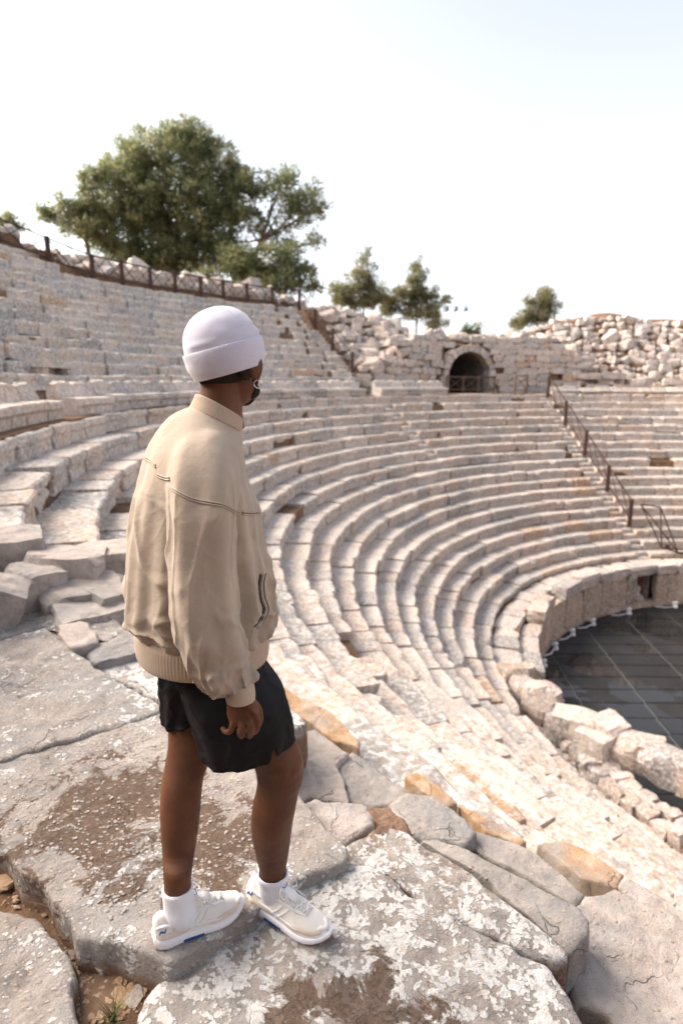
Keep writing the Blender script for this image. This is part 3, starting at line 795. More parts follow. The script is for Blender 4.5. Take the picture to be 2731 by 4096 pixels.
# ------------------------------------------------------------------ the slabs near the photographer
def near_mat(name, kind):
    mt, nt, b = new_mat(name, 0.93, 0.12); L = nt.links
    P = world_pos(nt)
    big = noise_n(nt, P, 2.2, 5, 0.6); mid = noise_n(nt, P, 9, 7, 0.7, 0.4); fine = noise_n(nt, P, 55, 6, 0.75); grit = noise_n(nt, P, 190, 4, 0.7)
    if kind == 'smooth':
        c = ramp(nt, mid, [(0.30, (0.25, 0.235, 0.22)), (0.48, (0.345, 0.31, 0.28)), (0.66, (0.43, 0.385, 0.345))])
    elif kind == 'pink':
        c = ramp(nt, mid, [(0.30, (0.33, 0.28, 0.245)), (0.50, (0.46, 0.395, 0.345)), (0.68, (0.53, 0.475, 0.43))])
    elif kind == 'orange':
        c = ramp(nt, mid, [(0.30, (0.36, 0.21, 0.11)), (0.50, (0.49, 0.32, 0.19)), (0.64, (0.53, 0.43, 0.34))])
    else:
        c = ramp(nt, mid, [(0.28, (0.185, 0.165, 0.15)), (0.46, (0.31, 0.275, 0.245)), (0.62, (0.41, 0.365, 0.325)), (0.75, (0.49, 0.45, 0.41))])
    c = mix(nt, ramp(nt, big, [(0.48, 0.0), (0.66, 0.65)]), c, (0.24, 0.255, 0.26))
    # flattened fossil flecks in the limestone
    mp = node(nt, 'ShaderNodeMapping'); mp.inputs['Scale'].default_value = (38, 62, 40); mp.inputs['Rotation'].default_value = (0, 0, 0.5); L.new(P, mp.inputs['Vector'])
    vo = node(nt, 'ShaderNodeTexVoronoi'); vo.inputs['Scale'].default_value = 1.0; L.new(mp.outputs[0], vo.inputs['Vector'])
    sepc = node(nt, 'ShaderNodeSeparateColor'); L.new(vo.outputs['Color'], sepc.inputs[0])
    thr = {'pitted': 0.42, 'lichen': 0.72, 'smooth': 0.86, 'pink': 0.90, 'orange': 0.95}[kind]
    fl_ = math_n(nt, 'MULTIPLY', math_n(nt, 'GREATER_THAN', sepc.outputs[0], thr), ramp(nt, vo.outputs['Distance'], [(0.22, 1.0), (0.40, 0.0)]))
    c = mix(nt, math_n(nt, 'MULTIPLY', fl_, 0.75), c, mix(nt, sepc.outputs[1], (0.50, 0.44, 0.39), (0.36, 0.28, 0.22)))
    hsum = math_n(nt, 'ADD', math_n(nt, 'MULTIPLY', fine, 0.5), math_n(nt, 'ADD', math_n(nt, 'MULTIPLY', mid, 0.8), math_n(nt, 'MULTIPLY', grit, 0.2)))
    hsum = math_n(nt, 'ADD', hsum, math_n(nt, 'MULTIPLY', fl_, 0.22))
    # dark pits
    pit = ramp(nt, fine, [(0.30, 1.0), (0.40, 0.0)])
    c = mix(nt, math_n(nt, 'MULTIPLY', pit, 0.75), c, (0.07, 0.058, 0.048))
    # cracks
    vc = node(nt, 'ShaderNodeTexVoronoi'); vc.feature = 'DISTANCE_TO_EDGE'; vc.inputs['Scale'].default_value = 2.3
    wv = node(nt, 'ShaderNodeVectorMath'); wv.operation = 'ADD'; L.new(P, wv.inputs[0])
    nv_ = node(nt, 'ShaderNodeTexNoise'); nv_.inputs['Scale'].default_value = 5.0; nv_.inputs['Detail'].default_value = 6; L.new(P, nv_.inputs['Vector'])
    sc_ = node(nt, 'ShaderNodeVectorMath'); sc_.operation = 'SCALE'; sc_.inputs['Scale'].default_value = 0.35; L.new(nv_.outputs['Color'], sc_.inputs[0]); L.new(sc_.outputs[0], wv.inputs[1]); L.new(wv.outputs[0], vc.inputs['Vector'])
    ck = math_n(nt, 'MULTIPLY', ramp(nt, vc.outputs['Distance'], [(0.0, 1.0), (0.012, 0.0)]), ramp(nt, noise_n(nt, P, 3.3, 3, .5), [(0.50, 0.0), (0.58, 1.0)]))
    c = mix(nt, math_n(nt, 'MULTIPLY', ck, 0.4), c, (0.12, 0.10, 0.085))
    hsum = math_n(nt, 'SUBTRACT', hsum, math_n(nt, 'MULTIPLY', ck, 0.5))
    if kind in ('pitted', 'lichen'):
        # crusts of white lichen: rounded colonies gathered in drifts
        thr = 0.505 if kind == 'lichen' else 0.60
        msk = None
        for sc, wgt in ((26, 0.20), (58, 0.16)):
            v2 = node(nt, 'ShaderNodeTexVoronoi'); v2.inputs['Scale'].default_value = sc; L.new(wv.outputs[0] if sc < 30 else P, v2.inputs['Vector'])
            t = math_n(nt, 'SUBTRACT', math_n(nt, 'ADD', noise_n(nt, P, 8.0 if sc < 30 else 13.0, 7, 0.66), math_n(nt, 'MULTIPLY', big, 0.25)), math_n(nt, 'MULTIPLY', v2.outputs['Distance'], wgt * 1.3))
            t = ramp(nt, t, [(thr + 0.02, 0.0), (thr + 0.045, 1.0)])
            msk = t if msk is None else math_n(nt, 'MAXIMUM', msk, t)
        lc = ramp(nt, noise_n(nt, P, 40, 5, 0.7), [(0.30, (0.36, 0.34, 0.315)), (0.46, (0.56, 0.54, 0.51)), (0.66, (0.70, 0.685, 0.66))])
        lc = mix(nt, ramp(nt, noise_n(nt, P, 14, 3, .6), [(0.60, 0.0), (0.70, 0.45)]), lc, (0.50, 0.36, 0.24))
        c = mix(nt, msk, c, lc)
        hsum = math_n(nt, 'ADD', hsum, math_n(nt, 'MULTIPLY', msk, 0.28))
    # earth lying in the hollows
    soil = None
    spots = {'pitted': ((240, 1870, 0.05, 0.42), (480, 1930, 0.05, 0.30)), 'lichen': ((850, 2330, 0.0, 0.17), (700, 2290, 0.0, 0.12), (985, 2330, 0, 0.10), (880, 1890, 0, 0.06))}.get(kind, ())
    for (u, v, z, rad) in spots:
        q = at_z(u, v, z)
        ds = node(nt, 'ShaderNodeVectorMath'); ds.operation = 'DISTANCE'; L.new(P, ds.inputs[0]); ds.inputs[1].default_value = q
        t = math_n(nt, 'SUBTRACT', 1.0, math_n(nt, 'DIVIDE', ds.outputs['Value'], rad))
        soil = t if soil is None else math_n(nt, 'MAXIMUM', soil, t)
    if soil is not None:
        sm = math_n(nt, 'ADD', soil, math_n(nt, 'MULTIPLY', math_n(nt, 'SUBTRACT', noise_n(nt, P, 8, 8, 0.70, 0.6), 0.5), 4.4))
        sm = ramp(nt, sm, [(0.22, 0.0), (0.42, 0.92)])
        if kind == 'pitted': sm = math_n(nt, 'MULTIPLY', sm, math_n(nt, 'SUBTRACT', 1.0, math_n(nt, 'MULTIPLY', fl_, 0.8)))
        c = mix(nt, sm, c, ramp(nt, fine, [(0.3, (0.085, 0.055, 0.038)), (0.7, (0.17, 0.115, 0.08))]))
    c = mix(nt, 0.55, c, ramp(nt, grit, [(0.28, 0.62), (0.5, 1.0), (0.72, 1.2)]), 'MULTIPLY')
    # red earth staining where the sides meet the soil
    if kind in ('pitted', 'lichen', 'smooth'):
        sx = node(nt, 'ShaderNodeSeparateXYZ'); L.new(P, sx.inputs[0])
        st_ = math_n(nt, 'ADD', sx.outputs['Z'], math_n(nt, 'MULTIPLY', math_n(nt, 'SUBTRACT', mid, 0.5), 0.12))
        if kind != 'smooth': c = mix(nt, ramp(nt, math_n(nt, 'ADD', st_, 0.5), [(0.44, 0.85), (0.475, 0.0)]), c, (0.22, 0.125, 0.075))
    L.new(c, b.inputs['Base Color'])
    bump(nt, b, hsum, 0.85, 0.028)
    return mt
for k in ('pitted', 'lichen', 'smooth', 'pink', 'orange'): M['near_' + k] = near_mat('near_' + k, k)
def z6(x, y): return ((1200 + x / 1.0242) / DS, (2900 + y / 1.0242) / DS)
def resample(P2, n):
    L_ = [0.0]
    for i in range(len(P2)):
        L_.append(L_[-1] + (P2[(i + 1) % len(P2)] - P2[i]).length)
    out = []; j = 0
    for k in range(n):
        t = L_[-1] * k / n
        while L_[j + 1] < t: j += 1
        q = (t - L_[j]) / max(L_[j + 1] - L_[j], 1e-9); out.append(P2[j].lerp(P2[(j + 1) % len(P2)], q))
    return out
def slab(name, pts, z, mat, label, thick=0.34, rough=1.0, seed=1, tilt=(0, 0), edge=0.022, group=None, kind=None, nb=150, nr=22, conv=False, parent=None, cat='stone slab'):
    W3 = [at_z(u, v, z) for u, v in (map(lambda q: z6(*q), pts) if conv else pts)]
    P2 = [Vector((p.x, p.y)) for p in W3]
    B = resample(P2, nb)
    c = sum(B, Vector((0, 0))) / nb
    rad = sum((p - c).length for p in B) / nb
    B = [p + (p - c).normalized() * (0.020 * rough * fbm((p.x, p.y, seed), 8, 5, seed) + 0.012) for p in B]
    V, Fc = [], []
    prof = [(i / nr, 0.0, 0) for i in range(1, nr + 1)]
    edge *= 0.55; e = edge / rad
    prof = [(t * (1 - 2.2 * e), 0.0, 0.0) for t in [((i + 1) / nr) for i in range(nr)]] + [(1 - 1.2 * e, -0.12 * edge, 0), (1 - 0.5 * e, -0.45 * edge, 0), (1 - 0.12 * e, -1.0 * edge, 0), (1.0, -2.0 * edge, 0), (1.0 + .2 * e, -0.35 * thick, 1), (1.0, -0.65 * thick, 1), (0.985, -thick, 1)]
    edge_ = edge
    def zz(p, t):
        d = 0.018 * rough * fbm((p.x, p.y, 0), 2.1, 4, seed) + 0.007 * rough * fbm((p.x, p.y, 3), 14, 3, seed)
        return d + tilt[0] * (p.x - c.x) + tilt[1] * (p.y - c.y)
    V.append(Vector((c.x, c.y, z + zz(c, 0))))
    for (t, dz, side) in prof:
        for p in B:
            q = c + (p - c) * t
            if side: q = q + (p - c).normalized() * 0.014 * rough * fbm((q.x, q.y, dz * 3), 8, 3, seed + 3)
            wob = 1 + 0.6 * rnd_noise((p.x, p.y, 5), 7, seed) if dz < 0 else 1
            V.append(Vector((q.x, q.y, z + zz(q, t) + dz * (wob if not side else 1))))
    for k in range(nb): Fc.append((0, 1 + k, 1 + (k + 1) % nb))
    for i in range(len(prof) - 1):
        for k in range(nb):
            k2 = (k + 1) % nb
            Fc.append((1 + i * nb + k, 1 + (i + 1) * nb + k, 1 + (i + 1) * nb + k2, 1 + i * nb + k2))
    area = sum(B[i].x * B[(i + 1) % nb].y - B[(i + 1) % nb].x * B[i].y for i in range(nb))
    if area < 0: Fc = [tuple(reversed(f)) for f in Fc]
    org = Vector((c.x, c.y, z - thick))
    o = mesh_obj(name, [v - org for v in V], Fc, M[mat], parent, True); o.location = org
    if label: tag(o, label, cat, group, kind)
    return o
SOIL_Z = -0.085
slab('earth_patch', [(-220, 1850), (0, 1900), (200, 2080), (420, 2180), (470, 2260), (420, 2420), (300, 2640), (-300, 2640), (-300, 2100)], SOIL_Z, 'earth', 'trodden brown earth in the gap between the three near slabs', 0.1, 0.7, 3, kind='structure', nb=120, nr=40, cat='earth')
s1 = slab('stone_slab', [(-170, 1795), (0, 1750), (120, 1714), (250, 1675), (380, 1637), (480, 1645), (600, 1705), (690, 1840), (755, 1905), (800, 1950), (795, 1972), (690, 2012), (560, 2098), (470, 2157), (392, 2207), (341, 2192), (315, 2171), (277, 2161), (223, 2151), (178, 2146), (167, 2095), (126, 2046), (77, 2005), (41, 1982), (0, 1946), (-170, 1890)], 0.05, 'near_pitted', "broad pitted grey slab with brown soil under the man's rear shoe", 0.3, 1.0, 11, edge=0.02, nb=220, nr=34)
s2 = slab('stone_slab', [(397, 2212), (470, 2170), (565, 2108), (690, 2022), (745, 1995), (800, 1985), (874, 2003), (980, 2074), (1048, 2113), (1150, 2166), (1250, 2212), (1290, 2275), (1345, 2352), (1380, 2560), (260, 2560), (318, 2340), (350, 2262)], 0.0, 'near_lichen', "pale slab crusted with white lichen under the man's front shoe", 0.3, 1.1, 12, edge=0.03, nb=220, nr=34)
slab('stone_slab', [(197, 497), (330, 402), (440, 442), (505, 494), (700, 604), (900, 762), (1072, 907), (1070, 940), (968, 952), (645, 792), (525, 722), (335, 598), (205, 592)], -0.015, 'near_lichen', 'brown pitted slab edged with lichen beside the lichen crusted one', 0.3, 1.1, 13, conv=True, nb=190)
slab('stone_slab', [(508, 478), (560, 464), (640, 490), (760, 560), (960, 660), (1150, 762), (1166, 800), (1158, 850), (1080, 925), (1004, 852), (905, 752), (705, 594)], -0.10, 'near_smooth', 'smooth warm grey slab with a dark broken end, in the row below', 0.3, 1.0, 14, conv=True, edge=0.014)
slab('stone_slab', [(375, 325), (440, 287), (540, 297), (640, 360), (710, 430), (660, 486), (505, 474), (445, 420), (400, 400)], -0.30, 'near_smooth', 'grey worn slab with a curved crack before the broken hollow', 0.3, 0.9, 15, conv=True)
slab('stone_slab', [(718, 434), (880, 484), (1010, 570), (1153, 688), (1122, 742), (900, 608), (668, 490)], -0.36, 'near_smooth', 'long dark grey slab ending in a notch beside the smooth one', 0.3, 0.8, 16, conv=True)
slab('stone_slab', [(150, 167), (215, 114), (330, 187), (438, 280), (370, 322), (205, 322), (192, 250)], -0.30, 'near_smooth', "grey slab just beyond the man's bent knee", 0.3, 0.9, 17, conv=True)
slab('stone_slab', [(-120, 60), (0, 20), (60, 20), (120, 60), (196, 110), (132, 165), (178, 220), (198, 318), (100, 302), (40, 290), (-60, 330), (-200, 250)], -0.26, 'near_pink', "rosy slab behind the man's bent leg", 0.3, 0.9, 18, conv=True)
slab('stone_slab', [(-140, 380), (-20, 340), (60, 308), (110, 322), (250, 332), (290, 400), (183, 492), (60, 440), (-60, 470)], -0.04, 'near_pink', 'rosy broken slab with a bluish fringe beside the lichen edged one', 0.25, 1.0, 19, conv=True)
slab('stone_slab', [(1166, 805), (1137, 745), (1180, 702), (1290, 674), (1430, 742), (1568, 802), (1800, 930), (1800, 1500), (1380, 1500), (1275, 1215), (1112, 1090), (1087, 945)], -0.24, 'near_pink', 'large cracked grey slab lying lower, past the dark broken end', 0.4, 1.1, 20, conv=True, nb=200, nr=30)
slab('stone_slab', [(250, 360), (290, 345), (360, 360), (430, 420), (440, 470), (380, 450), (320, 400)], -0.13, 'near_pitted', 'small dark pitted stone set in the hollow between slabs', 0.2, 2.2, 27, conv=True, nb=80)
for i, (pts, z, mt_, lb) in enumerate((
        ([(985, 486), (1080, 476), (1200, 535), (1320, 612), (1290, 662), (1150, 618), (1030, 524)], -0.80, 'near_orange', 'orange block with an arched top in the row of pale stones'),
        ([(1300, 660), (1335, 622), (1568, 764), (1760, 880), (1700, 900), (1520, 800), (1400, 735)], -0.80, 'near_pink', 'pale rosy block next to the arched orange one'),
        ([(655, 330), (760, 372), (925, 468), (892, 484), (760, 420)], -0.74, 'near_orange', 'narrow orange strip of stone at the edge of the dark slab'),
        ([(430, 206), (480, 190), (560, 245), (640, 316), (600, 330), (520, 275)], -0.72, 'near_orange', 'short orange stone between two grey risers'),
        ([(60, 0), (110, -70), (240, 60), (236, 88), (140, 52)], -0.70, 'near_orange', 'orange stone end beyond the grey slab'),
        ([(-150, -140), (-90, -170), (0, -110), (110, -60), (60, 2), (-40, -60)], -0.72, 'near_orange', "orange stone strip beside the man's shorts"))):
    slab('stone_block', pts, z, mt_, lb, 0.3, 0.8, 30 + i, conv=True, nb=100, nr=14, edge=0.02, cat='stone block')
slab('stone_slab', [(-170, 1510), (0, 1470), (105, 1440), (154, 1486), (189, 1511), (211, 1533), (300, 1580), (383, 1624), (250, 1667), (0, 1739), (-170, 1782)], 0.07, 'near_pitted', 'rosy grey slab across the joint behind the man', 0.3, 1.0, 21, nb=180, nr=26)
slab('stone_slab', [(217, 1528), (330, 1497), (480, 1500), (600, 1560), (700, 1660), (640, 1700), (600, 1690), (480, 1637), (392, 1620), (300, 1573)], 0.0, 'near_lichen', "white spotted slab behind the man's thighs", 0.3, 1.0, 22)
slab('stone_slab', [(136, 1432), (170, 1424), (205, 1434), (222, 1468), (190, 1482), (165, 1482), (142, 1462)], 0.10, 'near_pink', 'small rosy stone set among grey slabs behind the man', 0.25, 1.2, 23, nb=90)
slab('stone_slab', [(-170, 2070), (0, 2085), (64, 2097), (115, 2122), (138, 2162), (154, 2190), (164, 2241), (160, 2276), (168, 2330), (175, 2420), (120, 2620), (-260, 2620), (-300, 2200)], 0.0, 'near_pitted', 'brown edged pitted slab across the earth gap from the broad one', 0.25, 1.1, 24, nb=200, nr=30, tilt=(0.05, -0.03), edge=0.03)
slab('stone_slab', [(-150, 1420), (-20, 1395), (60, 1392), (150, 1380), (240, 1400), (300, 1450), (250, 1478), (215, 1462), (190, 1425), (130, 1424), (100, 1436), (0, 1464), (-150, 1500)], 0.06, 'near_pitted', 'rough grey ledge stone before the tumbled blocks', 0.3, 1.6, 25)
slab('stone_slab', [(225, 1482), (255, 1474), (310, 1450), (420, 1450), (520, 1500), (330, 1494), (225, 1520), (200, 1500)], 0.05, 'near_smooth', "grey stone wedge behind the man's jacket hem", 0.3, 1.3, 26)
# tumbled blocks left of the man
def block(label, u, v, z, sc, rot_, seed, mat='near_pink'):
    vv, ff = stone_geo(seed, 6, 0.06, 0.93)
    o = mesh_obj('tumbled_block', vv, ff, M[mat]); p = at_z(u, v, z); o.location = (p.x, p.y, z - sc[2] * 0.42); o.scale = sc; o.rotation_euler = rot_; tag(o, label, 'stone block'); return o
block('pale squared block standing highest among the tumbled ones', 15, 1240, 0.42, (0.55, 0.5, 0.55), (0.03, -.05, 0.5), 701)
block('white tilted block with a sharp shaded corner at the edge of the tumble', -10, 1345, 0.30, (0.30, 0.36, 0.42), (0.1, .35, 0.4), 702)
block('small rounded white block between the larger tumbled ones', 75, 1310, 0.30, (0.34, 0.34, 0.34), (0.1, .1, 0.9), 703)
block('flat pale block sloping towards the grey ledge stone', 150, 1275, 0.32, (0.55, 0.5, 0.36), (-0.08, .1, 0.25), 704)
block('square pale block with a brown shaded side below the seats', 235, 1265, 0.25, (0.5, 0.5, 0.34), (0.0, -.05, 0.3), 705)
block('low white block half sunk before the square one', 185, 1345, 0.16, (0.55, 0.5, 0.32), (0.04, .05, 0.5), 706)
block('weathered grey block with a rusty corner', 255, 1350, 0.14, (0.45, 0.5, 0.3), (0.0, .08, 0.9), 707, 'near_smooth')
block('flat pale stone lying before the weathered grey block', 210, 1395, 0.10, (0.5, 0.4, 0.26), (0.05, .02, 0.6), 708)
# stones, chips and plants in the earth gap
def pebble(label, u, v, s, seed, mat='near_pink', fl=0.55, z=SOIL_Z + 0.004):
    vv, ff = stone_geo(seed, 4, 0.16, 0.75); o = mesh_obj('pebble', vv, ff, M[mat]); p = at_z(u, v, z); o.location = (p.x, p.y, z + s * fl * 0.30)
    o.scale = (s * 1.35, s, s * fl); o.rotation_euler = (0.05, -.1, seed * 1.3); return tag(o, label, 'pebble')
pebble('largest pale pebble on the brown earth', 240, 2212, 0.066, 751, 'near_pink', 0.6)
pebble('orange brown pebble pair against the slab, the wider one', 192, 2140, 0.036, 752, 'near_orange')
pebble('round orange pebble beneath the slab edge', 226, 2137, 0.034, 753, 'near_orange', 0.8)
pebble('tan pebble wedged beside the near slab', 161, 2135, 0.044, 754, 'near_pink')
pebble('flat tan shard beside the lichen slab', 313, 2290, 0.045, 755, 'near_pink', 0.3)
pebble('rust coloured shard lying by the grass', 280, 2285, 0.040, 756, 'near_orange', 0.25)
pebble('small white pebble near the man', 294, 2158, 0.020, 757, 'near_lichen')
pebble('brown stone half buried in the earth beside the broad slab', 20, 2022, 0.08, 758, 'near_orange', 0.35)
def chips(name, label, region, n, smin, smax, mat, zf, seed):
    rn = random.Random(seed); V, Fc = [], []
    bs = [stone_geo(950 + i, 2, 0.2, 0.7) for i in range(6)]
    xs = [p[0] for p in region]; ys = [p[1] for p in region]; k = 0
    def inside(x, y):
        c = False; j = len(region) - 1
        for i in range(len(region)):
            xi, yi = region[i]; xj, yj = region[j]
            if (yi > y) != (yj > y) and x < (xj - xi) * (y - yi) / (yj - yi) + xi: c = not c
            j = i
        return c
    while k < n:
        u, v = rn.uniform(min(xs), max(xs)), rn.uniform(min(ys), max(ys))
        if not inside(u, v): continue
        k += 1
        z = zf[0]; p = at_z(u, v, z); hit = zf[1](p) if zf[1] else z
        if hit is None: continue
        s = smin + (smax - smin) * rn.random() ** 3; vv, ff = rn.choice(bs); a = rn.uniform(0, 6.28); c_, s_ = math.cos(a), math.sin(a); o_ = len(V)
        for q in vv: V.append((p.x + s * 1.4 * q.x * c_ - s * q.y * s_, p.y + s * 1.4 * q.x * s_ + s * q.y * c_, hit + s * 0.12 + s * q.z * 0.5))
        Fc += [tuple(i + o_ for i in t) for t in ff]
    return tag(mesh_obj(name, V, Fc, M[mat]), label, 'stone chips', kind='stuff')
def surf(o):
    dg = bpy.context.evaluated_depsgraph_get(); T = BVHTree.FromObject(o, dg); L_ = Vector(o.location)
    def f(p):
        h = T.ray_cast(Vector((p.x, p.y, 2)) - L_, Vector((0, 0, -1)))
        return (h[0] + L_).z if h[0] is not None else None
    return f
bpy.context.view_layer.update()
chips('slab_chips', 'thin pale stone chips and grit strewn over the soil of the broad slab', [(0, 1760), (380, 1650), (560, 1700), (600, 1960), (420, 2080), (260, 2120), (60, 1960)], 700, 0.004, 0.013, 'near_pink', (0.05, surf(s1)), 5)
chips('earth_chips', 'small chips and crumbs on the trodden earth', [(30, 2030), (140, 2060), (180, 2160), (380, 2215), (330, 2300), (300, 2352), (180, 2352), (165, 2230), (120, 2110), (0, 2080)], 420, 0.004, 0.018, 'near_orange', (SOIL_Z + 0.006, None), 6)
def leaf_mat(name, c0, c1):
    mt, nt, b = new_mat(name, 0.6, 0.3); P = world_pos(nt); oi = noise_n(nt, P, 1.1, 3, .5); n2 = noise_n(nt, P, 9.0, 3, .5)
    c = ramp(nt, math_n(nt, 'ADD', math_n(nt, 'MULTIPLY', oi, 0.6), math_n(nt, 'MULTIPLY', n2, 0.4)), [(0.35, c0), (0.65, c1)])
    nt.links.new(c, b.inputs['Base Color'])
    try: b.inputs['Subsurface Weight'].default_value = 0.0
    except Exception: pass
    return mt
M['grass'] = leaf_mat('grass_blade', (0.035, 0.06, 0.015), (0.09, 0.12, 0.03)); M['straw'] = leaf_mat('dry_straw', (0.22, 0.15, 0.08), (0.34, 0.25, 0.14))
def tuft(name, label, u, v, z, n, ln, mat, seed, spread=0.7, w=0.0022):
    rn = random.Random(seed); p0 = at_z(u, v, z); V, Fc = [], []
    for k in range(n):
        a = rn.uniform(0, 6.28); l = ln * rn.uniform(.5, 1.1); sp_ = spread * rn.uniform(.4, 1.2); b0 = Vector((rn.gauss(0, .008), rn.gauss(0, .008), -.005)); side = Vector((-math.sin(a), math.cos(a), 0)); o_ = len(V)
        for i in range(5):
            t = i / 4; c = b0 + Vector((math.cos(a) * sp_ * l * t * t, math.sin(a) * sp_ * l * t * t, l * (t - 0.35 * sp_ * t * t))); ww = w * (1 - t * 0.85); V += [c - side * ww, c + side * ww]
        Fc += [(o_ + 2 * i, o_ + 2 * i + 1, o_ + 2 * i + 3, o_ + 2 * i + 2) for i in range(4)]
    o = mesh_obj(name, V, Fc, M[mat]); o.location = p0; return tag(o, label, 'plant')
tuft('grass_tuft', 'dark green grass tuft growing in the trodden earth', 262, 2345, SOIL_Z, 26, 0.10, 'grass', 1)
tuft('dry_weed', 'dry straw coloured weed lying in the earth gap', 145, 2105, SOIL_Z, 11, 0.11, 'straw', 2, 1.5, 0.0016)
tuft('sprout', 'tiny green sprout at the tip of the near slab', 168, 2270, SOIL_Z, 9, 0.022, 'grass', 3, 0.9, 0.004)
tuft('sprout', 'tiny green sprout in the crack between the two shoes', 556, 2106, 0.0, 14, 0.02, 'grass', 4, 0.9, 0.004)
tuft('sprout', 'tiny green sprout by the half buried brown stone', 22, 2008, SOIL_Z, 12, 0.03, 'grass', 5, 0.9, 0.004)
tuft('dry_twig', 'curved dry stalk lying on the earth by the broad slab', 80, 2050, SOIL_Z, 3, 0.10, 'straw', 9, 1.8, 0.0012)
# ------------------------------------------------------------------ pines
def foliage_mat(name, c0, c1, c2):
    mt, nt, b = new_mat(name, 0.75, 0.15); P = world_pos(nt)
    n1 = noise_n(nt, P, 0.9, 4, 0.6); n2 = noise_n(nt, P, 7.0, 3, .6)
    c = ramp(nt, math_n(nt, 'ADD', math_n(nt, 'MULTIPLY', n1, 0.7), math_n(nt, 'MULTIPLY', n2, 0.3)), [(0.36, c0), (0.5, c1), (0.64, c2)])
    nt.links.new(c, b.inputs['Base Color'])
    tr = node(nt, 'ShaderNodeBsdfTranslucent'); nt.links.new(c, tr.inputs['Color'])
    ms = node(nt, 'ShaderNodeMixShader'); ms.inputs[0].default_value = 0.62
    nt.links.new(b.outputs[0], ms.inputs[1]); nt.links.new(tr.outputs[0], ms.inputs[2]); nt.links.new(ms.outputs[0], nt.nodes['Material Output'].inputs['Surface'])
    return mt
M['pine'] = foliage_mat('pine_needles', (0.12, 0.145, 0.075), (0.19, 0.21, 0.105), (0.29, 0.27, 0.14))
M['pine_y'] = foliage_mat('young_pine_needles', (0.13, 0.14, 0.07), (0.19, 0.185, 0.095), (0.27, 0.235, 0.15))
M['bark'] = plain('bark', (0.115, 0.08, 0.06), 0.9)
def needles(rn, c, size, n, V, Fc, nl=0.30, nw=0.045):
    for k in range(n):
        d = Vector((rn.gauss(0, 1), rn.gauss(0, 1), rn.gauss(0, 1))).normalized()
        p = c + Vector((d.x, d.y, d.z * 0.75)) * size * rn.random() ** 0.45
        g_ = (d + Vector((rn.gauss(0, .5), rn.gauss(0, .5), rn.gauss(0, .5) + 0.35))).normalized(); s_ = g_.cross(Vector((rn.gauss(0, 1), rn.gauss(0, 1), rn.gauss(0, 1)))).normalized()
        l = nl * rn.uniform(.6, 1.3); w = nw * rn.uniform(.7, 1.4); o_ = len(V)
        V += [p - s_ * w, p + s_ * w, p + g_ * l + s_ * w * .4, p + g_ * l - s_ * w * .4]; Fc.append((o_, o_ + 1, o_ + 2, o_ + 3))
def pine(name, label, base, lobes, Y, seed, mat='pine', density=1.0, group=None, trunk_r=0.35, leaf=1.0, forks=((0, 0),)):
    """lobes: (u, v, ru, rv, fill) in picture units, put at depth Y plus an offset"""
    rn = random.Random(seed)
    e = tag(empty(name, base), label, 'tree' if 'pine' in name else 'shrub', group); V, Fc = [], []; TV, TF = [], []
    cents = []
    for (u, v, ru, rv, fill) in lobes:
        dy = rn.uniform(-1, 1) * 0.35
        c = at_y(u, v, Y); k = Y / (F_PX * cp) * DS
        if mat == 'pine_y': ru, rv = ru * 1.15, rv * 1.2
        rx, rz_ = ru * k, rv * k; ry = rx * 0.85
        c.y += dy * rx
        cents.append((c, rx))
        nsub = int(52 * fill * density * (rx * rz_ / 3.0) + 8)
        for i in range(nsub):
            d = Vector((rn.gauss(0, 1), rn.gauss(0, 1), rn.gauss(0, 1))).normalized(); rr_ = rn.random() ** 0.4
            q = c + Vector((d.x * rx, d.y * ry, d.z * rz_)) * rr_
            q += Vector((rn.gauss(0, .12), rn.gauss(0, .12), rn.gauss(0, .12)))
            needles(rn, q - base, rn.uniform(0.32, 0.62) * leaf, int(46 * min(1, .5 + fill)), V, Fc, 0.30 * leaf, 0.042 * leaf)
            if rn.random() < 0.20:
                tv, tf = tube_geo([q - base, (q - base).lerp(c - base, 0.55) - Vector((0, 0, .15)), c - base - Vector((0, 0, rz_ * 0.3))], [0.012, 0.03, 0.05], 5, False); o_ = len(TV); TV += tv; TF += [tuple(x + o_ for x in t) for t in tf]
    mesh_obj('crown', V, Fc, M[mat], e)
    top = sum((c for c, _ in cents), Vector()) / len(cents) - base
    parts = []
    for (fx, fy) in forks:
        t1 = Vector((top.x * 0.5 + fx, top.y * 0.5 + fy, top.z * 0.55)); t2 = Vector((top.x + fx * 1.5, top.y + fy, top.z * 1.25))
        parts.append(tube_geo([Vector((fx * .15, fy * .15, -0.6)), Vector((fx * .4, fy * .4, top.z * .25)), t1, t2], [trunk_r, trunk_r * .8, trunk_r * .6, trunk_r * .25], 8))
        for c, rx in cents:
            c2 = c - base; s_ = t1.lerp(t2, rn.uniform(0, .5)) if c2.z > t1.z else t1.lerp(Vector((fx * .4, fy * .4, top.z * .25)), rn.uniform(0, .6))
            parts.append(tube_geo([s_, s_.lerp(c2, .5) + Vector((0, 0, -.2)), c2], [trunk_r * .3, trunk_r * .22, trunk_r * .1], 6))
    v, f = merge_geo(parts); mesh_obj('trunk', v, f, M['bark'], e)
    if TV: tag(mesh_obj('twigs', TV, TF, M['bark'], e), kind='stuff')
    return e
YT = 47
def tbase(u, v, Y): return at_y(u, v, Y)
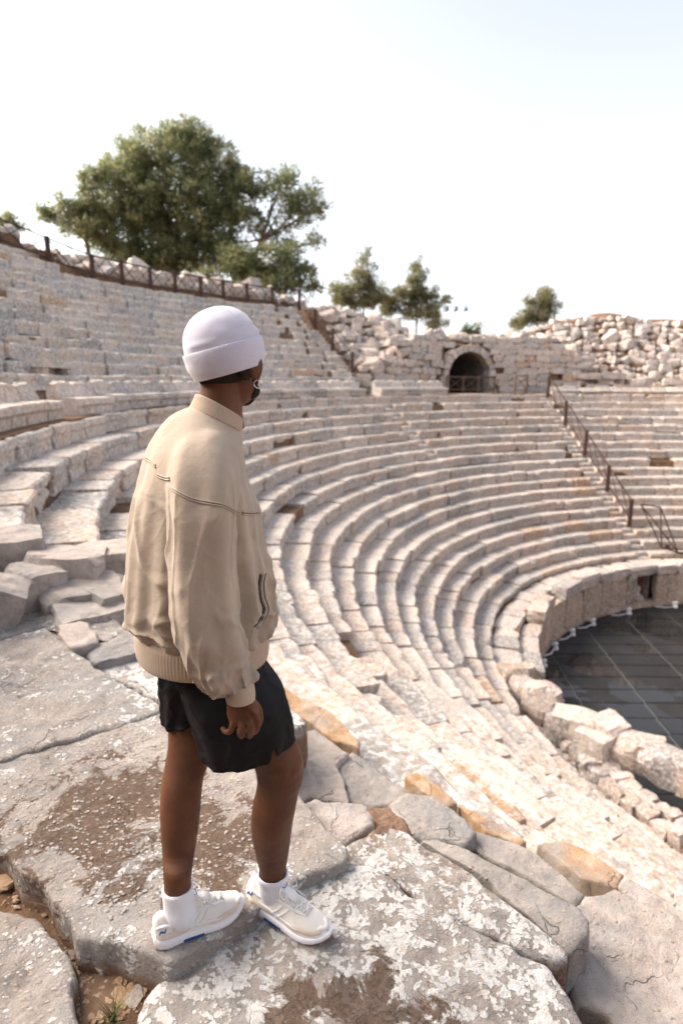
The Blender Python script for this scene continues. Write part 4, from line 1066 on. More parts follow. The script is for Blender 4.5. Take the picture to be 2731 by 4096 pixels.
main = [(300, 420, 60, 50, 1), (370, 370, 75, 55, 1), (430, 330, 55, 40, .9), (445, 300, 32, 22, .6), (480, 370, 60, 50, 1), (330, 480, 85, 60, 1), (440, 450, 85, 60, 1.1), (260, 490, 45, 50, .9), (400, 540, 90, 45, 1), (480, 520, 60, 50, 1), (300, 560, 60, 40, .9), (380, 590, 55, 30, .8), (260, 400, 30, 26, .5), (310, 345, 25, 14, .3), (270, 580, 35, 22, .7), (235, 565, 25, 20, .7), (420, 605, 85, 32, .9), (330, 600, 60, 30, .9), (500, 590, 50, 40, .9), (530, 460, 45, 60, .9), (540, 400, 30, 25, .6)]
pine('pine_tree', 'tallest broad pine with a fork in its trunk above the fence', tbase(400, 680, YT), main, YT, 1, forks=((-0.35, 0), (0.5, .2)), trunk_r=0.33)
rightl = [(570, 430, 45, 40, .8), (630, 410, 50, 25, .6), (660, 440, 45, 28, .6), (700, 460, 35, 35, .5), (560, 490, 40, 35, .7), (600, 520, 45, 20, .4), (690, 500, 40, 22, .35), (640, 490, 45, 18, .3), (720, 480, 26, 26, .5), (530, 550, 40, 40, .8), (655, 545, 40, 12, .25), (720, 555, 18, 12, .3)]
pine('pine_tree', 'open crowned pine with dark leaning trunk and sky showing through', tbase(540, 690, YT - 1), rightl, YT - 1, 2, density=.65, trunk_r=0.28)
low = [(590, 610, 40, 35, .9), (650, 600, 50, 35, 1), (690, 625, 35, 28, .9), (630, 650, 55, 22, .9), (560, 640, 30, 25, .7), (470, 640, 30, 15, .5), (715, 660, 18, 16, .3), (540, 600, 40, 40, .8), (600, 660, 50, 20, .7)]
pine('pine_tree', 'low bushy pine crouching under the open crowned one', tbase(635, 700, YT - 4), low, YT - 4, 3, trunk_r=0.16)
leftl = [(200, 430, 25, 28, .4), (200, 480, 50, 40, .9), (155, 480, 45, 28, .7), (110, 490, 30, 18, .6), (215, 530, 40, 35, .9), (170, 520, 35, 24, .6), (225, 400, 30, 20, .5)]
pine('pine_tree', 'dark rounded pine at the crest beside the tallest one', tbase(205, 600, YT - 2), leftl, YT - 2, 4, trunk_r=0.2)
pine('shrub', 'small dull shrub on the crest beyond the fence', tbase(15, 560, 36), [(15, 505, 24, 14, .7), (35, 515, 18, 10, .5)], 36, 9, density=.8, trunk_r=.06, leaf=.8)
# young pines behind the crest stones
y1 = [(835, 590, 10, 16, .35), (835, 620, 22, 18, .4), (830, 645, 28, 16, .5), (800, 665, 30, 16, .6), (850, 660, 26, 16, .6), (815, 690, 45, 16, .8), (860, 690, 30, 14, .8), (765, 660, 10, 16, .25), (780, 685, 22, 12, .5)]
pine('young_pine', 'young feathery pine behind the tumbled crest stones', tbase(835, 730, 52), y1, 52, 5, 'pine_y', 1.7, 'young pines behind the crest', .09, .8)
y2 = [(955, 615, 10, 14, .4), (955, 640, 24, 16, .5), (950, 665, 30, 14, .6), (985, 675, 26, 14, .5), (945, 695, 42, 16, .8), (995, 710, 30, 14, .4), (960, 725, 45, 14, .8), (900, 680, 26, 16, .8), (890, 705, 26, 16, .9), (1005, 690, 20, 12, .35), (1000, 745, 24, 10, .5)]
pine('young_pine', 'second young pine with open whorls beside the light mast', tbase(955, 770, 54), y2, 54, 6, 'pine_y', 1.7, None, .09, .8)
y3 = [(1250, 680, 22, 14, .6), (1265, 700, 22, 14, .7), (1235, 705, 22, 14, .6), (1213, 700, 9, 18, .4), (1205, 735, 20, 14, .8), (1190, 745, 18, 10, .9), (1245, 730, 28, 14, .7)]
pine('young_pine', 'small yellowish pine rising behind the stone heap', tbase(1235, 775, 56), y3, 56, 7, 'pine_y', 1.7, None, .08, .8)
pine('cypress_bush', 'low dark bush on the skyline above the arch', tbase(1075, 778, 52), [(1065, 768, 14, 6, .7), (1085, 766, 8, 8, .6), (1095, 760, 3, 10, .5), (1072, 758, 3, 10, .4)], 52, 8, 'pine', 1, None, .04, .7)
# ------------------------------------------------------------------ the man
Y0 = 1.56
def MP(u, v, Y=Y0): return at_y(u, v, Y)
def mpp(p):                                               # metres per picture unit at a point
    return (p - EYE).dot(FWD) * DS / F_PX
def loft_geo(rings, cap0=True, cap1=True):
    n = len(rings[0]); V = [p for r_ in rings for p in r_]; Fc = []
    for i in range(len(rings) - 1):
        for k in range(n):
            k2 = (k + 1) % n
            Fc.append((i * n + k, i * n + k2, (i + 1) * n + k2, (i + 1) * n + k))
    if cap0: Fc.append(tuple(reversed(range(n))))
    if cap1: Fc.append(tuple(range((len(rings) - 1) * n, len(rings) * n)))
    return V, Fc
def fix_normals(o):
    bm = bmesh.new(); bm.from_mesh(o.data); bmesh.ops.recalc_face_normals(bm, faces=bm.faces[:]); bm.to_mesh(o.data); bm.free(); return o
def ellring(c, ax, ay, n=48, e=1.0):
    out = []
    for k in range(n):
        a = 2 * PI * k / n; ca, sa = math.cos(a), math.sin(a)
        if e != 1.0: ca = math.copysign(abs(ca) ** e, ca); sa = math.copysign(abs(sa) ** e, sa)
        out.append(c + ax * ca + ay * sa)
    return out
def ell_geo(c, rx, ry, rz, rot=None, nu=20, nv_=14):
    V, Fc = [], []
    for i in range(nv_ + 1):
        t = PI * i / nv_
        for k in range(nu):
            a = 2 * PI * k / nu; p = Vector((rx * math.sin(t) * math.cos(a), ry * math.sin(t) * math.sin(a), rz * math.cos(t)))
            V.append(c + (rot @ p if rot is not None else p))
    for i in range(nv_):
        for k in range(nu):
            k2 = (k + 1) % nu; Fc.append((i * nu + k, (i + 1) * nu + k, (i + 1) * nu + k2, i * nu + k2))
    return V, Fc
def remeshed(name, parts, voxel, mat, parent, smooth_it=6, fac=0.5):
    v, f = merge_geo(parts); t = mesh_obj('tmp', v, f); fix_normals(t)
    md = t.modifiers.new('r', 'REMESH'); md.mode = 'VOXEL'; md.voxel_size = voxel
    ms = t.modifiers.new('s', 'SMOOTH'); ms.factor = fac; ms.iterations = smooth_it
    bpy.context.view_layer.update(); dg = bpy.context.evaluated_depsgraph_get()
    me = bpy.data.meshes.new_from_object(t.evaluated_get(dg)); me.name = name; bpy.data.objects.remove(t)
    me.materials.clear(); me.materials.append(mat); me.polygons.foreach_set('use_smooth', [True] * len(me.polygons))
    return link(bpy.data.objects.new(name, me), parent)
def skin_mat():
    mt, nt, b = new_mat('skin', 0.60, 0.28); P = world_pos(nt)
    n1 = noise_n(nt, P, 9, 5, .6); n2 = noise_n(nt, P, 240, 4, .6)
    c = ramp(nt, n1, [(0.3, (0.080, 0.031, 0.0150)), (0.7, (0.138, 0.057, 0.027))])
    c = mix(nt, 0.4, c, ramp(nt, n2, [(0.3, 0.85), (0.7, 1.12)]), 'MULTIPLY')
    nt.links.new(c, b.inputs['Base Color'])
    b.inputs['Subsurface Weight'].default_value = 0.06; b.inputs['Subsurface Radius'].default_value = (0.012, 0.005, 0.003); b.inputs['Subsurface Scale'].default_value = 0.5
    n5 = noise_n(nt, P, 34, 5, .65); bump(nt, b, math_n(nt, 'ADD', n5, math_n(nt, 'MULTIPLY', n2, .5)), 0.30, 0.003)
    nt.links.new(ramp(nt, n5, [(0.3, 0.48), (0.7, 0.68)]), b.inputs['Roughness']); return mt
def cloth_mat(name, col, weave=900, rough=0.85, wr=0.3, sheen=0.2, rib=0, var=0.12):
    mt, nt, b = new_mat(name, rough, 0.2); P = world_pos(nt)
    n1 = noise_n(nt, P, 6, 5, .6); n2 = noise_n(nt, P, weave, 2, .5); n3 = noise_n(nt, P, 30, 5, .65, .4)
    c = mix(nt, 1.0, col, ramp(nt, n1, [(0.3, 1 - var), (0.7, 1 + var)]), 'MULTIPLY')
    c = mix(nt, 0.5, c, ramp(nt, n2, [(0.3, 0.86), (0.7, 1.12)]), 'MULTIPLY')
    nt.links.new(c, b.inputs['Base Color'])
    b.inputs['Sheen Weight'].default_value = sheen
    mp = node(nt, 'ShaderNodeMapping'); mp.inputs['Scale'].default_value = (1, 1, 0.35); nt.links.new(P, mp.inputs['Vector'])
    wv_ = node(nt, 'ShaderNodeTexNoise'); wv_.noise_type = 'RIDGED_MULTIFRACTAL'; wv_.inputs['Scale'].default_value = 11; wv_.inputs['Detail'].default_value = 3; nt.links.new(mp.outputs[0], wv_.inputs['Vector'])
    h = math_n(nt, 'ADD', math_n(nt, 'ADD', math_n(nt, 'MULTIPLY', n3, wr), math_n(nt, 'MULTIPLY', n2, 0.06)), math_n(nt, 'MULTIPLY', wv_.outputs['Fac'], wr * 0.25))
    bump(nt, b, h, 0.7, 0.008); return mt
M['skin'] = skin_mat()
M['jacket'] = cloth_mat('beige_cotton', (0.355, 0.288, 0.220), 800, .9, .5)
M['ribknit'] = cloth_mat('beige_rib_knit', (0.41, 0.32, 0.235), 1200, .92, .12)
M['shorts'] = cloth_mat('black_nylon', (0.0050, 0.0050, 0.0064), 900, .68, .3, .0)
M['sock'] = cloth_mat('white_sock', (0.70, 0.71, 0.75), 700, .95, .2)
M['hair'] = cloth_mat('black_hair', (0.018, 0.012, 0.010), 500, .9, .3, .0)
M['upper'] = cloth_mat('cream_mesh', (0.73, 0.70, 0.645), 1100, .8, .15, .0, var=.06)
M['suede'] = cloth_mat('beige_suede', (0.62, 0.53, 0.44), 1300, .95, .15, .3, var=.06)
M['whitelea'] = cloth_mat('white_leather', (0.74, 0.73, 0.71), 600, .5, .1, .0, var=.04)
M['foam'] = cloth_mat('white_foam', (0.72, 0.72, 0.75), 500, .6, .08, .0, var=.04)
M['blue'] = plain('blue_trim', (0.012, 0.075, 0.26), 0.5); M['gum'] = plain('orange_rubber', (0.50, 0.24, 0.075), 0.6)
M['silver'] = plain('silver', (0.75, 0.74, 0.72), 0.22, 0.5, 1.0); M['gold'] = plain('gold', (0.85, 0.60, 0.28), 0.25, 0.5, 1.0)
M['seam_shade'] = plain('painted_seam_shadow', (0.13, 0.095, 0.065), 0.9); M['zipdark'] = plain('dark_zip', (0.02, 0.018, 0.018), 0.6)
def beanie_mat():
    mt, nt, b = new_mat('lilac_knit', 0.95, 0.1)
    uv = node(nt, 'ShaderNodeUVMap').outputs[0]; sx = node(nt, 'ShaderNodeSeparateXYZ'); nt.links.new(uv, sx.inputs[0])
    rb_ = math_n(nt, 'SINE', math_n(nt, 'MULTIPLY', sx.outputs[0], 2 * PI * 150)); st_ = math_n(nt, 'SINE', math_n(nt, 'MULTIPLY', sx.outputs[1], 2 * PI * 70))
    n1 = noise_n(nt, world_pos(nt), 500, 3, .6)
    c = mix(nt, 1.0, (0.54, 0.53, 0.61), ramp(nt, math_n(nt, 'MULTIPLY_ADD' if False else 'ADD', math_n(nt, 'MULTIPLY', rb_, 0.25), 0.5), [(0.2, 0.86), (0.7, 1.06)]), 'MULTIPLY')
    c = mix(nt, 0.5, c, ramp(nt, n1, [(0.3, 0.86), (0.7, 1.12)]), 'MULTIPLY')
    nt.links.new(c, b.inputs['Base Color']); b.inputs['Sheen Weight'].default_value = 0.4
    h = math_n(nt, 'ADD', math_n(nt, 'ADD', rb_, math_n(nt, 'MULTIPLY', st_, 0.35)), math_n(nt, 'MULTIPLY', n1, 0.8)); bump(nt, b, h, 0.35, 0.0012); return mt
M['beanie'] = beanie_mat()

LH, LT = at_z(354, 2172, 0.05), at_z(560, 2080, 0.05)      # left shoe heel and toe on the slab
RH_, RT = at_z(574, 2066, 0.0), at_z(760, 2163, 0.0)       # right shoe
man = tag(empty('person', ((LH + RT) / 2).to_tuple()[:2] + (0.0,)), 'person in lilac beanie, beige jacket and black shorts standing on the slabs', 'person')
MO = Vector(man.location)
def mchild(o):                                             # geometry is made in world coordinates
    o.location = o.location - MO; return o
ldir = (LT - LH); ldir.z = 0; LL = ldir.length; ldir.normalize()
rdir = (RT - RH_); rdir.z = 0; RL = rdir.length; rdir.normalize()
l_ank = LH + ldir * 0.080; r_ank = RH_ + rdir * 0.085
FV = Vector((math.cos(R(25)), math.sin(R(25)), 0)); RV = Vector((math.sin(R(25)), -math.cos(R(25)), 0))
# --- legs
def leg_rings(tab, n=32):
    out = []
    for (v, l, r_, Y, dy) in tab:
        c = MP((l + r_) / 2, v, Y); k = mpp(c); hw = (r_ - l) / 2 * k
        out.append(ellring(c, Vector((hw, 0, 0)), Vector((0, hw * dy, 0)), n))
    return out
def dense(tab, n=40): return spline(tab, n)
yl, yr = l_ank.y, r_ank.y
left_tab = [(1480, 385, 500, 1.63, 1.0), (1560, 380, 490, 1.63, 1.0), (1640, 386, 484, 1.62, 1.0), (1700, 388, 487, 1.60, 1.0), (1750, 381, 480, 1.58, 1.02), (1790, 373, 467, 1.56, 1.05), (1840, 370, 461, 1.545, 1.12), (1890, 371, 457, 1.53, 1.14), (1940, 374, 450, 1.515, 1.1), (1990, 376, 442, yl + .01, 1.02), (2035, 378, 438, yl, 1.0), (2075, 382, 440, yl, .95), (2100, 388, 440, yl, .85)]
right_tab = [(1500, 470, 570, 1.53, 1.0), (1560, 495, 605, 1.51, 1.0), (1640, 540, 655, 1.49, 1.0), (1690, 556, 674, 1.50, .98), (1730, 574, 691, 1.51, .98), (1760, 586, 697, 1.52, .98), (1790, 591, 695, 1.53, 1.0), (1815, 588, 687, 1.54, 1.05), (1850, 580, 680, 1.545, 1.12), (1885, 577, 673, 1.55, 1.14), (1920, 580, 668, 1.56, 1.1), (1960, 588, 663, yr - .01, 1.02), (2000, 597, 656, yr, 1.0), (2035, 600, 655, yr, .95), (2058, 606, 652, yr, .85)]
parts = [loft_geo(leg_rings(dense(left_tab, 46))), loft_geo(leg_rings(dense(right_tab, 46)))]
# knee cap
kc = MP(668, 1752, 1.50); parts.append(ell_geo(kc, 0.034, 0.042, 0.050))
# --- pelvis, torso, neck
hipc = MP(490, 1500, 1.56)
parts.append(ell_geo(hipc, 0.095, 0.15, 0.14, Matrix((FV, -RV, Vector((0, 0, 1)))).transposed()))
parts.append(loft_geo([ellring(MP(u, v, 1.56), FV * b_, RV * a_, 32) for (u, v, b_, a_) in ((485, 1520, .11, .15), (465, 1400, .10, .145), (462, 1250, .11, .16), (458, 1120, .115, .18), (462, 1050, .10, .17), (480, 1000, .075, .11), (498, 965, .056, .06))]))
# --- head
HC = MP(521, 808, 1.56)
fd = Vector((math.cos(R(68)), math.sin(R(68)), 0)); sd_ = Vector((fd.y, -fd.x, 0)); upv = Vector((0, 0, 1))
Rh = Matrix((sd_, fd, upv)).transposed()                   # columns: side, face, up
def hp(s_, f_, z_): return HC + sd_ * s_ + fd * f_ + upv * z_
nk = [(506, 985, .064), (506, 950, .058), (508, 915, .055), (512, 880, .055), (516, 840, .06)]
parts.append(loft_geo([ellring(MP(u, v, 1.565), Vector((r_, 0, 0)), Vector((0, r_ * 1.08, 0)), 32) for (u, v, r_) in nk]))
parts.append(ell_geo(hp(-0.004, -0.004, 0.0), 0.077, 0.096, 0.086, Rh))
parts.append(ell_geo(hp(0, 0.035, -0.065), 0.062, 0.066, 0.075, Rh))       # jaw
parts.append(ell_geo(hp(0, 0.080, -0.118), 0.026, 0.022, 0.022, Rh))       # chin
parts.append(ell_geo(hp(0, 0.105, -0.035), 0.014, 0.022, 0.024, Rh))       # nose
parts.append(ell_geo(hp(0, 0.096, 0.0), 0.011, 0.014, 0.035, Rh))
parts.append(ell_geo(hp(0, 0.095, -0.078), 0.026, 0.014, 0.012, Rh))       # lips
for s_ in (-1, 1):
    parts.append(ell_geo(hp(s_ * 0.035, 0.070, -0.025), 0.026, 0.022, 0.022, Rh))   # cheeks
    er = Rh @ Matrix.Rotation(s_ * R(-22), 3, 'Z')
    parts.append(ell_geo(hp(s_ * 0.086, -0.006, -0.034), 0.011, 0.023, 0.035, er))   # ears
    parts.append(ell_geo(hp(s_ * 0.083, 0.004, -0.062), 0.008, 0.011, 0.012, er))
# --- right arm and hand (back of the hand to the camera, fingers curled under)
YW = 1.335
wr0 = MP(552, 1565, YW); kk = mpp(wr0)
parts.append(loft_geo([ellring(MP(u, v, Y), Vector((r_, 0, 0)), Vector((0, r_, 0)), 24) for (u, v, Y, r_) in ((470, 1040, 1.42, .06), (466, 1200, 1.38, .052), (478, 1380, 1.35, .048), (520, 1500, 1.335, .038), (552, 1590, YW, .030))]))
def hpx(u, v, dy=0.0): return MP(u, v, YW + dy)
palm = [(551, 1585, 27, .022), (553, 1603, 30, .022), (556, 1622, 36, .020), (559, 1640, 38.5, .018), (561, 1655, 36, .016), (562, 1664, 31, .013)]
parts.append(loft_geo([ellring(hpx(u, v, .004), Vector((hw * kk, 0, 0.0)), Vector((0, d_, 0)), 24, 0.85) for (u, v, hw, d_) in palm]))
def finger(pts, rads):
    P_ = [hpx(*q) for q in pts]; q = spline([tuple(p) for p in P_], 16); rr = [interp(i / 15, [(j / (len(rads) - 1), r_) for j, r_ in enumerate(rads)]) for i in range(16)]
    parts.append(tube_geo([Vector(t) for t in q], rr, 12)); parts.append(ell_geo(Vector(q[-1]), rads[-1], rads[-1], rads[-1], None, 10, 8)); parts.append(ell_geo(Vector(q[0]), rads[0], rads[0], rads[0], None, 10, 8))
finger([(588, 1640, 0), (592, 1658, -.006), (589, 1676, .004), (583, 1680, .030), (580, 1664, .040)], [.0092, .0084, .0082, .0078, .0068])
finger([(573, 1648, -.004), (576, 1670, -.013), (575, 1688, .0), (569, 1688, .030), (567, 1670, .042)], [.0094, .0086, .0084, .0080, .0070])
finger([(556, 1650, -.004), (556, 1673, -.012), (555, 1689, .002), (551, 1687, .030), (550, 1670, .040)], [.0092, .0084, .0082, .0078, .0068])
finger([(540, 1645, 0), (535, 1664, -.006), (529, 1679, -.004), (520, 1681, .004), (512, 1674, .010)], [.0092, .0088, .0082, .0078, .0068])
finger([(578, 1612, .018), (592, 1630, .030), (596, 1652, .036), (590, 1668, .040)], [.0125, .0115, .0105, .0090])
# tendons and knuckles on the back of the hand
for (u0, v0, u1, v1) in ((556, 1612, 588, 1640), (553, 1612, 573, 1648), (551, 1612, 556, 1650), (549, 1612, 541, 1645)):
    parts.append(tube_geo([hpx(u0, v0, -.013), hpx((u0 + u1) / 2, (v0 + v1) / 2, -.0125), hpx(u1, v1, -.0085)], [.004, .0042, .007], 8))
# left arm, kept inside its sleeve on the far side
lsh = MP(458, 1040, 1.56) - RV * 0.19
parts.append(tube_geo([lsh, lsh + Vector((0.0, 0.01, -.28)), lsh + Vector((0.02, 0.0, -.46))], [.05, .045, .03], 16))
body = mchild(remeshed('body', parts, 0.0030, M['skin'], man, 3))
# nails
# --- hair and beard
hv = []
hair_parts = [ell_geo(hp(0, -0.012, -0.020), 0.0805, 0.094, 0.078, Rh)]
hb = mchild(remeshed('hair', [ell_geo(hp(-0.004, -0.010, -0.012), 0.0800, 0.0945, 0.078, Rh, 28, 20), ell_geo(hp(0.070, -0.026, -0.046), 0.013, 0.030, 0.026, Rh), loft_geo([ellring(MP(u, v, 1.568), Vector((r_, 0, 0)), Vector((0, r_ * 1.10, 0)), 32) for (u, v, r_) in ((512, 858, .058), (510, 872, .0568), (509, 880, .0556), (508, 885, .052))])], 0.004, M['hair'], man, 4))
br = mchild(remeshed('beard', [ell_geo(hp(0, 0.074, -0.112), 0.034, 0.028, 0.028, Rh), ell_geo(hp(0.030, 0.052, -0.098), 0.031, 0.032, 0.024, Rh), ell_geo(hp(-0.030, 0.052, -0.098), 0.031, 0.032, 0.024, Rh), ell_geo(hp(0.058, 0.036, -0.062), 0.009, 0.014, 0.030, Rh), ell_geo(hp(-0.058, 0.036, -0.062), 0.009, 0.014, 0.030, Rh)], 0.004, M['hair'], man, 4))
# --- beanie
tl = R(15)
bup = Vector((-math.sin(tl) * 0.95, -0.10, math.cos(tl))).normalized(); bx_ = Vector((math.cos(tl), 0, math.sin(tl))); by_ = bup.cross(bx_).normalized()
def uv_loft(name, rings, mat, parent, close_top=True):
    n = len(rings[0]); V, Fc = loft_geo(rings, False, close_top)
    o = mesh_obj(name, V, Fc, mat, parent, True); uvl = o.data.uv_layers.new(name='UVMap')
    for poly in o.data.polygons:
        ks = [o.data.loops[i].vertex_index for i in poly.loop_indices]
        us = [(q % n) / n for q in ks]; wrap = max(us) - min(us) > 0.5
        for li, q in zip(poly.loop_indices, ks):
            u = (q % n) / n
            if wrap and u < 0.5: u += 1
            uvl.data[li].uv = (u, (q // n) / (len(rings) - 1))
    return o
BC = MP(528, 851, 1.565); km = mpp(BC)
def bring(h, hx, hy, n=120, wob=0.0, seed=0):
    c = BC + bup * (h * 0.94 * km); out = []
    for k in range(n):
        a = 2 * PI * k / n; w_ = 1 + wob * rnd_noise((math.cos(a) * 1.5, math.sin(a) * 1.5, h * 0.03), 1.6, seed)
        out.append(c + bx_ * (hx * km * math.cos(a) * w_) + by_ * (hy * km * math.sin(a) * w_))
    return out
cap_prof = [(30, 84, 96), (44, 86.5, 99), (60, 87, 99), (76, 85.5, 97), (92, 81.5, 93), (106, 75.5, 86), (118, 68, 77), (128, 59, 66), (136, 49.5, 55), (142, 39, 43), (146, 28, 31), (149, 16, 18), (150, 7, 8)]
cp_ = spline(cap_prof, 46)
bo = mchild(uv_loft('beanie', [bring(h, x, y, wob=.018, seed=4) for h, x, y in cp_], M['beanie'], man))
for q in bo.data.vertices:                                 # crown seams and soft creases
    w_ = q.co - (BC + bup * (80 * km)); aa = math.atan2(w_.dot(by_), w_.dot(bx_)); hh = (q.co - BC).dot(bup) / km
    ss = max(0, 1 - abs(((aa - 0.75 + PI / 4) % (PI / 2)) - PI / 4) / 0.05); q.co -= (w_.normalized()) * 0.0022 * ss * min(max((hh - 70) / 50, 0), 1)
    q.co += w_.normalized() * 0.004 * math.exp(-((hh - 70) / 7) ** 2) * max(0, math.sin(aa * 3 + 1.0)) - w_.normalized() * 0.003 * math.exp(-((hh - 82) / 5) ** 2) * max(0, math.sin(aa * 2 + 2.2))
band = [(-2, 79, 90), (-4, 81, 92), (2, 83.5, 95), (14, 88, 100), (30, 91, 103.5), (46, 92.3, 104.5), (56, 92.0, 104.5), (60.5, 90.5, 103), (61, 88, 101), (57, 86, 98)]
bb = uv_loft('brim', [bring(h, x, y, wob=.012, seed=7) for h, x, y in spline(band, 36)], M['beanie'], bo, False)
# --- earring and glasses
def ring_geo(c, nrm, rad, tr, n=28, m_=8):
    nrm = nrm.normalized(); u = nrm.orthogonal().normalized(); w_ = nrm.cross(u); V, Fc = [], []
    for i in range(n):
        a = 2 * PI * i / n; d = u * math.cos(a) + w_ * math.sin(a)
        for j in range(m_):
            b_ = 2 * PI * j / m_; V.append(c + d * (rad + tr * math.cos(b_)) + nrm * tr * math.sin(b_))
    for i in range(n):
        for j in range(m_): Fc.append((i * m_ + j, i * m_ + (j + 1) % m_, ((i + 1) % n) * m_ + (j + 1) % m_, ((i + 1) % n) * m_ + j))
    return V, Fc
el = hp(0.087, 0.002, -0.080)
v, f = ring_geo(el, Vector((0.25, -1, 0.0)), 0.0100, 0.0014); mchild(mesh_obj('earring', v, f, M['silver'], man, True))
gp = [ring_geo(hp(s_ * 0.034, 0.098, -0.010), fd, 0.021, 0.0014) for s_ in (-1, 1)] + [tube_geo([hp(-.010, .106, 0), hp(0, .110, .002), hp(.010, .106, 0)], .0014, 6)]
for s_ in (-1, 1): gp.append(tube_geo([hp(s_ * .055, .098, -.004), hp(s_ * .070, .086, -.004), hp(s_ * .080, .02, -.010)], .0016, 6))
v, f = merge_geo(gp); mchild(mesh_obj('glasses', v, f, M['gold'], man, True))

# --- jacket
tors = [(498, 958, 54, .078, -.55), (490, 968, 64, .092, -.52), (474, 986, 84, .135, -.42), (460, 1010, 104, .180, -.25), (449, 1045, 123, .212, -.10), (444, 1100, 135, .226, 0), (451, 1170, 146, .212, 0), (454, 1250, 151, .200, 0), (460, 1330, 160, .198, 0), (462, 1375, 163, .198, -.02), (465, 1405, 161, .198, -.05), (466, 1428, 153, .196, -.07), (466, 1442, 145, .188, -.08)]
NT, NS = 150, 190
def jac_fold(a, t):
    """radial offset of the cloth: a angle round the body, t 0 top .. 1 hem"""
    lowk = min(max((t - 0.25) / 0.5, 0), 1)
    f = 0.0
    for fr, ph, am in ((7, 0.3, .5), (11, 1.7, .8), (17, 0.9, .5), (23, 2.2, .25)):
        f += am * math.sin(fr * a + ph + 1.3 * rnd_noise((math.cos(a), math.sin(a), t * 1.6), 1.1, fr))
    d = 0.0075 * lowk * f
    d += 0.010 * rnd_noise((math.cos(a) * 1.6, math.sin(a) * 1.6, t * 4), 1.2, 3)
    g_ = rnd_noise((a * 1.1 + t * 2.2, t * 5, 0.3), 1.4, 8); d += 0.010 * (1 - abs(g_) / .2 if abs(g_) < 0.2 else 0) * (0.15 + lowk)
    d += 0.003 * math.exp(-((t - 0.955) / 0.03) ** 2) * math.sin(34 * a + 3 * rnd_noise((math.cos(a) * 3, math.sin(a) * 3, 0), 1.5, 5))
    return d
rings = []
for i, (u, v, A_, a_, tlt) in enumerate(spline(tors, NT)):
    c = MP(u, v); k = mpp(c); A = A_ * k; t = i / (NT - 1)
    b_ = math.sqrt(max(A * A - (0.4226 * a_) ** 2, 0.0009)) / 0.9063
    rg = []
    for q in range(NS):
        an = 2 * PI * q / NS; ca, sa = math.cos(an), math.sin(an)
        ex = 0.90
        x_, y_ = math.copysign(abs(ca) ** ex, ca) * b_, math.copysign(abs(sa) ** ex, sa) * a_
        d = FV * x_ + RV * y_; w_ = d.normalized() * jac_fold(an, t) * min(1, t * 4)
        p = c + d + w_; p.z += tlt * x_
        rg.append(p)
    rings.append(rg)
jac_geo = [loft_geo(rings, True, True)]
def to_ring(c, A, a_, tlt, n, off=0.0, rib=0, ra=0.0):
    b_ = math.sqrt(max(A * A - (0.4226 * a_) ** 2, 0.0009)) / 0.9063; rg = []
    for q in range(n):
        an = 2 * PI * q / n; ca, sa = math.cos(an), math.sin(an); ex = .92
        d = FV * (math.copysign(abs(ca) ** ex, ca) * b_) + RV * (math.copysign(abs(sa) ** ex, sa) * a_)
        p = c + d + d.normalized() * (off + (ra * math.sin(rib * an) if rib else 0)); p.z += tlt * d.dot(FV); rg.append(p)
    return rg
def band_mesh(name, keys, n, mat, parent, rib, ra, steps=18, c0=False):
    rg = []
    for (u, v, A_, a_, tlt, off) in spline(keys, steps):
        c = MP(u, v); rg.append(to_ring(c, A_ * mpp(c), a_, tlt, n, off, rib, ra))
    vv, ff = loft_geo(rg, False, False); o = mchild(fix_normals(mesh_obj(name, vv, ff, mat, man, True))); return o
wb = band_mesh('waistband', [(466, 1424, 137, .178, -.08, .0), (466, 1438, 144, .187, -.08, .002), (466, 1445, 146, .189, -.08, .004), (466, 1463, 146, .188, -.08, .004), (467, 1486, 144, .185, -.08, .004), (467, 1497, 142, .183, -.08, .002), (467, 1498, 137, .177, -.08, 0), (467, 1483, 135, .175, -.08, 0)], 480, M['ribknit'], None, 120, .0007)
wb.parent = man
col_ = band_mesh('collar', [(494, 964, 60, .087, -.52, -.001), (498, 956, 56.5, .080, -.55, .002), (501, 946, 53, .074, -.58, .003), (503, 936, 51, .070, -.60, .003), (504, 933, 49, .068, -.60, .001), (504, 936, 47, .066, -.6, -.001), (503, 948, 47, .066, -.58, -.002)], 360, M['ribknit'], None, 90, .0005)
col_.parent = man
